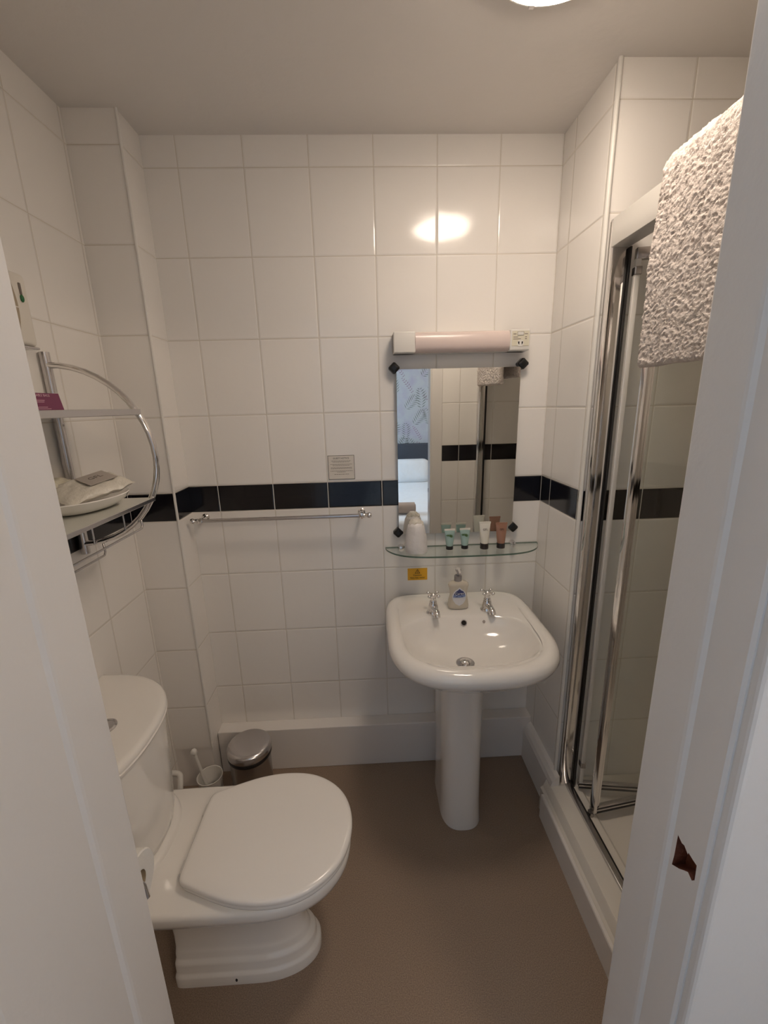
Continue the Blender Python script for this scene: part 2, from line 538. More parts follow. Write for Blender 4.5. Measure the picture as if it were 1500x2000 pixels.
# wall papered with ferns behind the bed
bm = nb(); box(bm, -2.6, 2.6, -3.90, -3.80, 0, 2.4)
random.seed(4)
def frond(bm, x, z, L, ang, mi, leaf):
    n = 8
    y = -3.7990
    d = V((sin(ang), 0, cos(ang))); s = V((d.z, 0, -d.x))
    base = V((x, y, z))
    for i in range(n):
        t = (i + 0.6) / n
        p = base + d * L * t + s * 0.05 * L * sin(t * 3)
        ll = 1.5 * leaf * L * (1 - t) ** 0.6 * (0.35 + t)
        for sg in (-1, 1):
            q = p + (s * sg * 0.85 + d * 0.55) * ll
            mid = (p + q) / 2
            wv = (d * 0.85 - s * sg * 0.55) * 0.017 * L
            poly(bm, [p, mid - wv, q, mid + wv], mi)
for gx in range(-12, 14):
    for gz in range(0, 12):
        x = gx * 0.20 + 0.33 + (0.10 if gz % 2 else 0); z = 0.40 + gz * 0.19
        k = (gx + gz) % 3
        if z < 2.12:
            frond(bm, x, z, 0.20 + 0.05 * random.random(), (-0.7, 0.5, -0.15)[k] + random.uniform(-.2, .2), (1, 2, 2)[k], (0.16, 0.48, 0.42)[k])
struct('wall_bedroom_back', bm, [WALLP, PLUM, FERN])

# ================================================================== BEDROOM THINGS (seen in the mirror)
bed = thing('bed', 'double bed with white linen and dark headboard in the bedroom, seen in the mirror', 'bed', (0.6, -2.8, 0))
bm = nb(); box(bm, -0.30, 1.55, -3.795, -3.72, 0.05, 0.94, 0.02, 3)
obj('headboard', bm, HEADB, bed, smooth=40)
bm = nb(); box(bm, -0.22, 1.45, -3.70, -1.88, 0.05, 0.28, 0.01, 2)
obj('bed_base', bm, HEADB, bed)
bm = nb(); box(bm, -0.24, 1.47, -3.71, -1.86, 0.28, 0.50, 0.05, 4)
for v in bm.verts: v.co.z += 0.012 * noise.noise(v.co * 4)
obj('duvet', bm, BEDW, bed, smooth=60)
for px_ in (0.14, 1.05):
    bm = nb(); box(bm, px_ - 0.37, px_ + 0.37, -3.70, -3.45, 0.50, 0.80, 0.09, 5,
                   rot=((px_, -3.45, 0.5), Matrix.Rotation(radians(14), 3, 'X')))
    obj('pillow', bm, BEDW, bed, smooth=60)
tr = thing('rolled_towel', 'tan rolled towel lying on the white bed in the mirror', 'towel', (0.05, -2.12, 0.50))
bm = nb()
R_ = 0.05
ring = [[V((x, -2.12 + (x + 0.2) * 0.06 + R_ * cos(a * 2 * pi / 20), 0.558 + R_ * sin(a * 2 * pi / 20))) for a in range(20)] for x in (-0.20, -0.195, 0.145, 0.15)]
loft(bm, ring)
obj('towel_roll', bm, TOWELB, tr, smooth=60)
bm = nb()
pts = []
for i in range(60):
    a = i / 60 * 2 * pi * 3.2
    r = 0.006 + 0.040 * i / 60
    pts.append((0.152, -2.10 + r * cos(a), 0.558 + r * sin(a)))
tube(bm, pts, 0.004, 6)
obj('spiral_end', bm, TOWELE, tr, smooth=60)

# ================================================================== CEILING LIGHT
LX, LY = 0.125, -0.618
lt = thing('ceiling_light', 'lit round opal glass lamp flush on the ceiling', 'ceiling light', (LX, LY, CZ))
bm = nb(); lathe(bm, (LX, LY, CZ), [(0.07, -0.001), (0.125, -0.001), (0.137, -0.010), (0.138, -0.036), (0.1345, -0.037), (0.134, -0.022), (0.07, -0.022)], 40, cap0=False, cap1=False)
obj('lamp_base', bm, WHITEP, lt, smooth=40)
bm = nb(); lathe(bm, (LX, LY, CZ), [(0.118, -0.024), (0.133, -0.030), (0.130, -0.040), (0.115, -0.049), (0.09, -0.056), (0.05, -0.060), (0.0, -0.061)], 48, cap0=True, cap1=False)
obj('glass_dish', bm, LAMPM, lt, smooth=60)
for k in range(3):
    a = radians(95 + 120 * k)
    c = V((LX + 0.134 * cos(a), LY + 0.134 * sin(a), CZ - 0.030))
    bm = nb(); box(bm, c.x - .006, c.x + .006, c.y - .006, c.y + .006, c.z - .010, c.z + .012, .002)
    obj('clip', bm, CHROMES, lt)

bl = thing('ceiling_light', 'round opal fill lamp added out of view on the bedroom ceiling outside the doorway', 'ceiling light', (0.75, -2.45, 2.4))  # unseen lamp, added to send warm fill through the doorway
bm = nb(); lathe(bm, (0.75, -2.45, 2.4), [(0.10, -0.001), (0.20, -0.001), (0.21, -0.02), (0.205, -0.03), (0.10, -0.03)], 40, cap0=False, cap1=False)
obj('lamp_base', bm, WHITEP, bl, smooth=40)
bm = nb(); lathe(bm, (0.75, -2.45, 2.4), [(0.20, -0.030), (0.195, -0.06), (0.16, -0.09), (0.09, -0.11), (0.0, -0.115)], 48, cap0=True, cap1=False)
obj('glass_dish', bm, ROOM_FILLM, bl, smooth=60)

# ================================================================== SHAVER LIGHT
sl = thing('shaver_light', 'long white wall light with pinkish diffuser above the mirror', 'wall light', (0.077, 0, 1.70))
bm = nb()
box(bm, -0.153, 0.306, -0.030, 0.0, 1.668, 1.735, 0.002)
box(bm, -0.153, -0.080, -0.066, -0.0005, 1.668, 1.735, 0.004, 3)
obj('housing', bm, WHITEP, sl, smooth=40)
bm = nb()
prof = [(-0.028, 1.669), (-0.050, 1.669), (-0.060, 1.674), (-0.066, 1.685), (-0.068, 1.702), (-0.066, 1.718), (-0.060, 1.729), (-0.050, 1.734), (-0.028, 1.734)]
prism(bm, [V((-0.080, y, z)) for y, z in prof], (0.318, 0, 0))
obj('diffuser', bm, PINKD, sl, smooth=50, label='pinkish ribbed diffuser')
bm = nb()
box(bm, 0.238, 0.306, -0.066, -0.0006, 1.668, 1.735, 0.004, 3)
obj('socket_block', bm, WHITEP, sl, smooth=40)
bm = nb(); box(bm, 0.244, 0.302, -0.0672, -0.066, 1.682, 1.729, 0.0004, 1)
pl = obj('socket_plate', bm, CREAMP, sl, label='cream shaver socket plate')
bm = nb(); box(bm, 0.263, 0.282, -0.069, -0.067, 1.7155, 1.726, 0.0006, 1)
obj('rocker_switch', bm, WHITEP, sl)
bm = nb()
for x0, x1, z0, z1 in ((0.262, 0.283, 1.7145, 1.7152), (0.262, 0.283, 1.7263, 1.727), (0.2615, 0.2622, 1.7145, 1.727), (0.2828, 0.2835, 1.7145, 1.727),
                       (0.248, 0.258, 1.7185, 1.7205), (0.286, 0.297, 1.7185, 1.7205), (0.248, 0.264, 1.7090, 1.7108), (0.248, 0.274, 1.7030, 1.7048), (0.288, 0.294, 1.7088, 1.711), (0.288, 0.294, 1.7028, 1.705)):
    box(bm, x0, x1, -0.0677, -0.0668, z0, z1)
obj('printed_marks', bm, GREYINK, sl)
bm = nb()
lathe(bm, (0.273, -0.0668, 1.6905), [(0.0, 0.0), (0.011, 0.0), (0.011, -0.0012), (0.0, -0.0012)], 24, 'Y')
obj('socket_face', bm, WHITEP, sl)
bm = nb()
for sx in (-1, 1):
    prism(bm, [V((0.273 + sx * a, -0.0683, 1.6905 + b)) for a, b in ((0.0035, 0.005), (0.0085, 0.005), (0.0075, -0.001), (0.0040, -0.005))], (0, 0.0008, 0))
obj('socket_hole', bm, DARKH, sl)

# ================================================================== MIRROR
mir = thing('wall_mirror', 'rectangular frameless mirror with black diamond clips above the glass shelf', 'mirror', (0.077, -0.005, 1.0185))
tilt = radians(0.7)
def mt_(v):
    v = V(v); dz = v.z - 1.02
    return V((v.x, v.y - dz * math.tan(tilt), v.z))
bm = nb(); box(bm, -0.1425, 0.2945, -0.017, -0.0125, 1.0185, 1.619, 0.0, mi=1)
for f in bm.faces:
    if f.calc_center_median().y < -0.0168: f.material_index = 0
for v in bm.verts: v.co = mt_(v.co)
obj('mirror_glass', bm, [MIRR, MIRE], mir)
bm = nb(); box(bm, -0.138, 0.290, -0.0124, -0.001, 1.024, 1.612)
for v in bm.verts:
    if v.co.y < -0.01: v.co = mt_(v.co)
obj('backing', bm, MIRE, mir)
for cx_, cz_ in ((-0.150, 1.624), (0.302, 1.629), (0.2985, 1.0315), (-0.145, 1.026)):
    bm = nb()
    dy = (cz_ - 1.02) * math.tan(tilt)
    r8 = []
    for rr, yy in ((0.019, -0.0005), (0.019, -0.018 - dy), (0.0165, -0.022 - dy), (0.009, -0.024 - dy)):
        ring = []
        for k in range(4):
            a = pi / 2 * k
            for da in (-0.16, 0.16):
                ring.append(V((cx_ + rr * cos(a + da), yy, cz_ + rr * sin(a + da))))
        r8.append(ring)
    loft(bm, r8)
    obj('corner_clip', bm, BLACKG, mir)

# ================================================================== TOWEL RAIL ON BACK WALL
rl = thing('towel_rail', 'slim chrome towel rail on the back wall below the black tiles', 'towel rail', (-0.575, 0, 1.11))
bm = nb(); tube(bm, [(-0.868, -0.060, 1.1105), (-0.276, -0.060, 1.1105)], 0.0065, 14)
obj('bar', bm, CHROMES, rl, smooth=50)
for s, x in ((-1, -0.866), (1, -0.282)):
    bm = nb()
    lathe(bm, (x, 0, 1.1105), [(0.0, -0.0002), (0.014, -0.0002), (0.014, -0.005), (0.009, -0.009), (0.006, -0.014), (0.006, -0.050), (0.010, -0.056), (0.0105, -0.066), (0.0, -0.070)], 18, 'Y')
    b_ = obj('bracket', bm, CHROME, rl, smooth=45)
    bm = nb()
    lathe(bm, (x, -0.060, 1.1105), [(0.0, s * 0.006), (0.009, s * 0.007), (0.0085, s * 0.014), (0.006, s * 0.018), (0.0095, s * 0.024), (0.0100, s * 0.030), (0.007, s * 0.036), (0.0, s * 0.038)], 16, 'X')
    obj('finial', bm, CHROME, rl, smooth=45)

# ================================================================== NOTICE AND STICKER
nt_ = thing('guest_notice', 'small square printed notice stuck on the tiles above the towel rail', 'sign', (-0.35, -0.0005, 1.2815))
bm = nb(); box(bm, -0.3995, -0.3015, -0.0016, -0.0004, 1.2365, 1.3265)
obj('notice_paper', bm, PAPER, nt_)
bm = nb()
x0, x1, z0, z1, t = -0.3990, -0.3020, 1.2370, 1.3260, 0.0013
for a in ((x0, x1, z0, z0 + t), (x0, x1, z1 - t, z1), (x0, x0 + t, z0, z1), (x1 - t, x1, z0, z1)):
    box(bm, a[0], a[1], -0.0019, -0.0014, a[2], a[3])
obj('printed_border', bm, INK, nt_)
text('notice_title', 'GUEST NOTICE', 0.0085, INK, nt_, (-0.3505, -0.0018, 1.3150), (1, 0, 0), (0, 0, 1))
bm = nb(); random.seed(2)
for i, (w2, z) in enumerate(((0.036, 1.3055), (0.031, 1.3015), (0.040, 1.2930), (0.032, 1.2890), (0.039, 1.2810), (0.039, 1.2770), (0.041, 1.2685), (0.016, 1.2645), (0.027, 1.2560), (0.027, 1.2480))[:9]):
    x = -0.3505 - w2
    while x < -0.3505 + w2:
        l = random.uniform(0.003, 0.008)
        box(bm, x, min(x + l, -0.3505 + w2), -0.0018, -0.0014, z - 0.0007, z + 0.0007)
        x += l + 0.0012
obj('printed_lines', bm, GREYINK, nt_)

st = thing('caution_sticker', 'yellow very hot water sticker on the tiles behind the basin', 'sticker', (-0.0705, -0.0005, 0.8465))
bm = nb(); box(bm, -0.1095, -0.0315, -0.0014, -0.0004, 0.8215, 0.8715)
obj('sticker_face', bm, YELLOW, st)
bm = nb()
def tri(r): return [V((-0.0705 + r * cos(radians(90 + 120 * k)), -0.0016, 0.8555 + r * sin(radians(90 + 120 * k)))) for k in range(3)]
a, b_ = tri(0.0125), tri(0.0088)
va = [bm.verts.new(p) for p in a]; vb = [bm.verts.new(p) for p in b_]
for i in range(3): bm.faces.new((va[i], va[(i + 1) % 3], vb[(i + 1) % 3], vb[i]))
box(bm, -0.0712, -0.0698, -0.0018, -0.0014, 0.8535, 0.8605); box(bm, -0.0712, -0.0698, -0.0018, -0.0014, 0.8512, 0.8525)
obj('warning_triangle', bm, INK, st)
text('sticker_text', 'Caution', 0.0105, INK, st, (-0.0705, -0.0016, 0.8425), (1, 0, 0), (0, 0, 1))
text('sticker_text', 'Very hot water', 0.0098, INK, st, (-0.0705, -0.0016, 0.8315), (1, 0, 0), (0, 0, 1))

# ================================================================== GLASS SHELF AND WHAT STANDS ON IT
SZ = 0.966
gs = thing('glass_shelf', 'clear glass shelf with rounded ends on the wall under the mirror', 'shelf', (0.10, 0, SZ))
bm = nb()
half = [(-0.196, -0.006), (-0.195, -0.020), (-0.185, -0.050), (-0.160, -0.085), (-0.120, -0.112), (-0.060, -0.127), (0.02, -0.132)]
o_ = [V((x, y, 0)) for x, y in half]
o_ = smooth_curve(o_, 5)
o_ += [V((0.203 - p.x, p.y, 0)) for p in reversed(o_)]
lo_r = [V((p.x, p.y, SZ - 0.006)) for p in o_]; hi_r = [V((p.x, p.y, SZ)) for p in o_]
vr = loft(bm, [lo_r, hi_r])
for f in bm.faces:
    if abs(f.normal.z) < 0.5 and len(f.verts) == 4: f.material_index = 1
bm.normal_update()
for f in bm.faces: f.material_index = 0 if len(f.verts) > 4 else 1
obj('shelf_pane', bm, [SHELFG, GLASSE], gs)
for x in (-0.135, 0.302):
    bm = nb()
    lathe(bm, (x, 0, SZ - 0.003), [(0.0, -0.0003), (0.013, -0.0003), (0.013, -0.004), (0.010, -0.010), (0.011, -0.020), (0.010, -0.026), (0.0, -0.029)], 20, 'Y')
    obj('shelf_mount', bm, CHROME, gs, smooth=40)

def make_tube(label, h, wtop, r, capr, caph, bodym, capm, topm=None, loc=(0, 0, 0), group=None, leaf=None, letters=None):
    t = thing('toiletry_tube', label, 'toiletry tube', loc, group)
    x, y, z = loc
    bm = nb()
    lathe(bm, (x, y, z), [(capr * 0.96, 0.0003), (capr, 0.001), (capr, caph), (capr * 0.9, caph + 0.0005)], 24)
    obj('cap', bm, capm, t, smooth=40)
    bm = nb(); rings = []
    for k in range(9):
        s = k / 8
        zz = z + caph + 0.0005 + s * (h - caph - 0.0065)
        a = capr * 0.92 + (wtop / 2 - capr * 0.92) * s ** 0.8
        b2 = (capr * 0.92) * (1 - s) ** 0.75 + 0.0012
        rings.append([V((x + a * cos(q * pi / 16), y + b2 * sin(q * pi / 16), zz)) for q in range(32)])
    loft(bm, rings)
    obj('tube_body', bm, bodym, t, smooth=60)
    bm = nb(); box(bm, x - wtop / 2 - 0.0005, x + wtop / 2 + 0.0005, y - 0.0013, y + 0.0013, z + h - 0.0075, z + h, 0.0004, 1)
    obj('crimped_end', bm, topm or bodym, t)
    ztop = z + h
    if leaf:
        bm = nb(); random.seed(int(x * 1000))
        for k in range(7):
            a = radians(-60 + 30 * k); c = V((x - 0.003, y, ztop - 0.027))
            d = V((sin(a), 0, cos(a) * 0.6)); n_ = V((d.z, 0, -d.x))
            yy = y - 0.0078
            p0, p1, p2, p3 = c, c + d * .008 + n_ * .0026, c + d * 0.0155, c + d * .008 - n_ * .0026
            poly(bm, [V((p.x, yy + (p.z - c.z) * 0.26, p.z)) for p in (p0, p1, p2, p3)])
        obj('leaf_print', bm, GREEN, t)
    if letters:
        text('brand_letters', letters[0], letters[1], letters[2], t, (x, y - letters[4], z + letters[3]), (1, 0, 0), (0, 0.13, 1))
    return t
make_tube('teal toiletry tube with black cap, next to the wrapped cup', 0.080, 0.0395, 0.012, 0.0135, 0.014, TEAL, BLACK, TUBEW, (0.0455, -0.055, SZ), 'small teal tubes on the glass shelf', leaf=True)
make_tube('teal toiletry tube with black cap, next to the white tube', 0.080, 0.0395, 0.012, 0.0130, 0.014, TEAL, BLACK, TUBEW, (0.1035, -0.053, SZ), 'small teal tubes on the glass shelf', leaf=True)
make_tube('white toiletry tube with dark brown cap on the glass shelf', 0.105, 0.043, 0.014, 0.0155, 0.022, TUBEW, CAPD, None, (0.176, -0.062, SZ), letters=('GFL', 0.011, GREYINK, 0.076, 0.0085))
make_tube('brown toiletry tube at the right end of the glass shelf', 0.099, 0.043, 0.014, 0.0155, 0.020, TUBEB, CAPD, None, (0.2395, -0.060, SZ), letters=('GFL', 0.010, CAPD, 0.074, 0.0080))

cp = thing('wrapped_cup', 'upside down cup wrapped in frosted film on the glass shelf', 'cup', (-0.083, -0.068, SZ))
bm = nb(); rings = []
prof = [(0.036, 0.0005), (0.0415, 0.003), (0.0425, 0.010), (0.041, 0.03), (0.0385, 0.06), (0.0345, 0.085), (0.031, 0.100), (0.026, 0.110), (0.015, 0.116)]
for r, h in prof:
    rings.append([V((-0.083 + r * (1 + 0.04 * noise.noise(V((cos(a) * 3, sin(a) * 3, h * 40)))) * cos(a), -0.068 + r * (1 + 0.04 * noise.noise(V((cos(a) * 3, 5 + sin(a) * 3, h * 40)))) * sin(a), SZ + h)) for a in [2 * pi * i / 40 for i in range(40)]])
loft(bm, rings)
obj('film_sleeve', bm, FILM, cp, smooth=50)
bm = nb(); rings = []
random.seed(5)
for k in range(5):
    s = k / 4
    rings.append([V((-0.083 + (0.029 - 0.016 * s * s) * (1 + 0.22 * noise.noise(V((a * 2.2, s * 3, 1)))) * cos(a), -0.068 + (0.025 - 0.015 * s * s) * (1 + 0.22 * noise.noise(V((a * 2.2, s * 3, 7)))) * sin(a), SZ + 0.101 + 0.026 * s + 0.006 * noise.noise(V((a * 3, s * 5, 3))))) for a in [2 * pi * i / 40 for i in range(40)]])
loft(bm, list(reversed(rings)))
obj('gathered_film', bm, WRAP, cp, smooth=30)

# ================================================================== WASH BASIN
BX = 0.065
def sup(t, a, bf, bb, nf, nb_, cx=BX, cy=-0.30):
    c, s = cos(t), sin(t)
    if s < 0: n, b = nf, bf
    else: n, b = nb_, bb
    return cx + a * math.copysign(abs(c) ** (2 / n), c), cy + b * math.copysign(abs(s) ** (2 / n), s)
NT = 120
TS = [2 * pi * i / NT for i in range(NT)]
def O(d, z, back=0.0):
    return [V((*sup(t, 0.272 - d, 0.250 - d, 0.298 - (back if back else d), 2.7, 7), z)) for t in TS]
def B(d, z):
    out = []
    for t in TS:
        x, y = sup(t, 0.228 - d, 0.152 - d * 0.85, 0.152 - d, 2.6, 2.9, 0.060, -0.325)
        out.append(V((x, y, z)))
    return out
def mixr(r1, r2, f, z): return [V((a.x * (1 - f) + b.x * f, a.y * (1 - f) + b.y * f, z)) for a, b in zip(r1, r2)]
wb = thing('wash_basin', 'white ceramic pedestal basin with two cross-head taps', 'basin', (BX, -0.2, 0))
bm = nb()
small = [V((0.055 + 0.085 * cos(t), -0.22 + 0.11 * sin(t), 0.60)) for t in TS]
drain = [V((0.048 + 0.026 * cos(t), -0.336 + 0.026 * sin(t), 0.663)) for t in TS]
rings = [small, mixr(small, O(0, 0), 0.25, 0.615), mixr(small, O(0, 0), 0.55, 0.645), mixr(small, O(0, 0), 0.80, 0.680), O(0.022, 0.702, 0.006), O(0.007, 0.716, 0.003), O(0.0, 0.733, 0.001), O(0.001, 0.745, 0.001),
         O(0.007, 0.757, 0.003), O(0.018, 0.764, 0.008), O(0.032, 0.7655, 0.014), O(0.043, 0.762, 0.020), O(0.049, 0.757, 0.024),
         mixr(O(0.049, 0, 0.024), B(-0.006, 0), 0.5, 0.755), B(-0.006, 0.7535), B(0.001, 0.750), B(0.008, 0.742), B(0.018, 0.726), B(0.034, 0.706), B(0.060, 0.687), B(0.095, 0.675), mixr(B(0.12, 0), drain, 0.5, 0.668), drain]
loft(bm, rings, True, True)
obj('bowl', bm, CERAM, wb, smooth=60)
bm = nb(); rings = []
def ped(a, yf, yb, z, n=2.6):
    return [V((0.050 + a * math.copysign(abs(cos(t)) ** (2 / (n if sin(t) < 0 else 8)), cos(t)), (-0.275 + ((-yf - 0.275)) * math.copysign(abs(sin(t)) ** (2 / n), sin(t))) if sin(t) < 0 else -0.275 + (0.275 - yb) * abs(sin(t)) ** (2 / 8), z)) for t in TS]
for z, a, yf in ((0.0, 0.074, -0.372), (0.02, 0.073, -0.371), (0.10, 0.0705, -0.364), (0.30, 0.0715, -0.352), (0.50, 0.0735, -0.347), (0.60, 0.077, -0.347), (0.66, 0.083, -0.35)):
    rings.append(ped(a, yf, 0.12, z))
loft(bm, rings)
obj('pedestal', bm, CERAM, wb, smooth=60)
def make_tap(x, y, z):
    bm = nb()
    lathe(bm, (x, y, z), [(0.024, 0.0), (0.0245, 0.004), (0.021, 0.008), (0.019, 0.014), (0.0175, 0.026), (0.0145, 0.038), (0.0125, 0.042), (0.0135, 0.045), (0.0115, 0.049), (0.0095, 0.058), (0.0105, 0.060), (0.0, 0.060)], 24)
    pts = smooth_curve([(x, y - 0.006, z + 0.020), (x + 0.004, y - 0.025, z + 0.021), (x + 0.006, y - 0.044, z + 0.017), (x + 0.007, y - 0.054, z + 0.007)], 5)
    tube(bm, pts, [0.0125] * 6 + [0.0115] * (len(pts) - 6), 14)
    tp = obj('tap', bm, CHROME, wb, smooth=40)
    bm = nb()
    lathe(bm, (x, y, z), [(0.0, 0.060), (0.009, 0.060), (0.0085, 0.064), (0.0095, 0.068), (0.0095, 0.074), (0.006, 0.078), (0.0, 0.079)], 18)
    for k in range(4):
        a = radians(45 + 90 * k)
        e = V((x + 0.023 * cos(a), y + 0.023 * sin(a), z + 0.072))
        tube(bm, [(x, y, z + 0.071), e], [0.0045, 0.0038], 10)
        sphere(bm, e, 0.0066, 14)
    obj('cross_handle', bm, CHROME, tp, smooth=40)
make_tap(-0.031, -0.150, 0.7545)
make_tap(0.170, -0.146, 0.7545)
bm = nb()
lathe(bm, (0.048, -0.336, 0.6635), [(0.031, 0.0), (0.030, 0.003), (0.024, 0.0036), (0.0, 0.0036)], 32)
dr = obj('drain_ring', bm, CHROMES, wb, smooth=40)
bm = nb(); lathe(bm, (0.048, -0.336, 0.667), [(0.018, 0.0), (0.018, 0.005), (0.012, 0.008), (0.0, 0.009)], 28)
obj('drain_plug', bm, CHROME, dr, smooth=40)
bm = nb()
R = Matrix.Rotation(radians(-52), 3, 'X')
def disc(bm, c, r, th, R, n=24):
    a = [R @ V((r * cos(2 * pi * i / n), r * sin(2 * pi * i / n), 0)) + V(c) for i in range(n)]
    up_ = R @ V((0, 0, th))
    loft(bm, [a, [p + up_ for p in a]])
Rb = Matrix.Rotation(radians(58), 3, 'X')
c = V((0.074, -0.1905, 0.7300))
ob_ = nb(); disc(ob_, c, 0.0115, 0.0030, Rb)
ov = obj('overflow_ring', ob_, CHROMES, wb, smooth=30)
ob_ = nb(); disc(ob_, c + Rb @ V((0, 0, 0.0028)), 0.0088, 0.0006, Rb)
obj('overflow_hole', ob_, DARKH, ov)
ob_ = nb(); disc(ob_, V((0.147, -0.1895, 0.7310)), 0.0050, 0.0045, Rb)
obj('chain_stay', ob_, CHROMES, wb, smooth=30)
bm.free()

# ================================================================== SOAP BOTTLE
sx_, sy_, sz_ = 0.068, -0.118, 0.7560
sp_ = thing('hand_soap', 'hand wash bottle with grey pump between the basin taps', 'soap bottle', (sx_, sy_, sz_))
bm = nb(); rings = []
for h, a, b2 in ((0.0, 0.033, 0.018), (0.002, 0.0375, 0.0205), (0.010, 0.0385, 0.0215), (0.030, 0.0365, 0.021), (0.050, 0.0325, 0.020), (0.065, 0.032, 0.0195), (0.080, 0.035, 0.020), (0.092, 0.0385, 0.0205), (0.098, 0.037, 0.020), (0.103, 0.030, 0.018), (0.107, 0.018, 0.014), (0.109, 0.013, 0.013)):
    rings.append([V((sx_ + a * math.copysign(abs(cos(t)) ** 0.75, cos(t)), sy_ + b2 * math.copysign(abs(sin(t)) ** 0.75, sin(t)), sz_ + h)) for t in [2 * pi * i / 48 for i in range(48)]])
loft(bm, rings)
obj('bottle', bm, SOAP, sp_, smooth=60)
bm = nb(); lathe(bm, (sx_ - 0.002, sy_, sz_), [(0.0135, 0.108), (0.014, 0.110), (0.014, 0.127), (0.012, 0.129), (0.0, 0.129)], 28)
obj('collar', bm, PUMP, sp_, smooth=40)
bm = nb()
tube(bm, [(sx_ - 0.002, sy_, sz_ + 0.128), (sx_ - 0.002, sy_, sz_ + 0.142)], 0.0042, 12)
lathe(bm, (sx_ - 0.002, sy_, sz_), [(0.0, 0.140), (0.006, 0.141), (0.0105, 0.149), (0.0112, 0.155), (0.008, 0.159), (0.0, 0.160)], 22)
tube(bm, [(sx_ - 0.002, sy_ - 0.004, sz_ + 0.153), (sx_ - 0.002, sy_ - 0.020, sz_ + 0.154), (sx_ - 0.002, sy_ - 0.034, sz_ + 0.148)], [0.0065, 0.0055, 0.004], 12)
obj('pump_head', bm, pbr('pale_grey_pump_top', (0.55, 0.52, 0.50), 0.25), sp_, smooth=40)
def label_shape(bm, pts, off):
    # follow the bottle's gentle front curve
    vs = []
    for px_, pz_ in pts:
        k = abs(px_) / 0.036
        yy = sy_ - (0.0206) * (max(0.0, 1 - k ** 2.67)) ** 0.375 - off
        vs.append(V((sx_ + px_, yy, sz_ + pz_)))
    c = V((sx_, sy_ - 0.0206 - off, sz_ + sum(p[1] for p in pts) / len(pts)))
    cv = bm.verts.new(c); vv = [bm.verts.new(p) for p in vs]
    for i in range(len(vv)): bm.faces.new((cv, vv[i], vv[(i + 1) % len(vv)]))
tear = [(0, 0.090), (0.006, 0.084), (0.014, 0.078), (0.021, 0.070), (0.026, 0.058), (0.026, 0.048), (0.022, 0.036), (0.014, 0.024), (0, 0.016)]
tear = tear + [(-x, z) for x, z in reversed(tear[1:-1])]
bm = nb(); label_shape(bm, tear, 0.0012)
lb = obj('label', bm, LABW, sp_)
dome = [(0, 0.084), (0.006, 0.078), (0.014, 0.074), (0.019, 0.066), (0.023, 0.053), (0.012, 0.050), (0, 0.0495), (-0.012, 0.050), (-0.023, 0.050), (-0.019, 0.064), (-0.013, 0.073), (-0.006, 0.078)]
bm = nb(); label_shape(bm, dome, 0.0017)
obj('label_dome', bm, NAVY, sp_)
bm = nb(); label_shape(bm, [(0.020, 0.061), (0.023, 0.053), (0.012, 0.050), (0, 0.0495), (-0.012, 0.050), (-0.023, 0.050), (-0.019, 0.060), (0, 0.058)], 0.0021)
obj('label_band', bm, BLUE, sp_)
text('label_text', 'Carex', 0.0135, LABW, sp_, (sx_, sy_ - 0.0238, sz_ + 0.0655), (1, 0, 0.08), (0, 0, 1))

# ================================================================== TOILET
TY = -0.670
tl = thing('toilet', 'white close-coupled toilet with closed lid against the left wall', 'toilet', (-0.6, TY, 0))
def pan_ring(xb, xf, hw, z, nf=2.4, nb_=7, xc=None):
    xc = xc if xc is not None else xb + (xf - xb) * 0.60
    out = []
    for t in TS:
        c, s = cos(t), sin(t)
        n = nf if c > 0 else nb_
        a = (xf - xc) if c > 0 else (xc - xb)
        out.append(V((xc + a * math.copysign(abs(c) ** (2 / n), c), TY + hw * math.copysign(abs(s) ** (2 / n), s), z)))
    return out
bm = nb()
def base(xf, hw, z, xb=-0.815): return pan_ring(xb, xf, hw, z, 2.2, 22, -0.60)
rings = [base(-0.434, 0.082, 0.0), base(-0.434, 0.082, 0.030), base(-0.437, 0.080, 0.034), base(-0.443, 0.0755, 0.036), base(-0.446, 0.073, 0.040), base(-0.446, 0.0725, 0.062), base(-0.449, 0.0700, 0.068),
         base(-0.458, 0.0645, 0.071), base(-0.463, 0.0615, 0.076), base(-0.464, 0.0605, 0.088), base(-0.470, 0.0570, 0.094), base(-0.476, 0.0535, 0.104), base(-0.482, 0.0515, 0.14),
         base(-0.478, 0.055, 0.18), base(-0.462, 0.066, 0.225), base(-0.428, 0.088, 0.262), pan_ring(-0.825, -0.375, 0.130, 0.310), pan_ring(-0.86, -0.352, 0.152, 0.335, 2.3, 6),
         pan_ring(-0.96, -0.338, 0.166, 0.352, 2.3, 6, -0.56), pan_ring(-1.03, -0.333, 0.171, 0.368, 2.3, 6, -0.56), pan_ring(-1.035, -0.332, 0.172, 0.384, 2.3, 6, -0.56), pan_ring(-1.033, -0.335, 0.170, 0.392, 2.3, 6, -0.56), pan_ring(-1.025, -0.345, 0.163, 0.396, 2.3, 6, -0.56)]
loft(bm, rings)
obj('pan', bm, CERAM, tl, smooth=50)
bm = nb(); disc(bm, (-0.651, TY - 0.0813, 0.018), 0.0055, 0.0016, Matrix.Rotation(radians(90), 3, 'X'), 12)
for v in bm.verts: v.co.x = -0.651 + (v.co.x + 0.651) * 0.55
obj('screw_hole', bm, DARKH, tl)
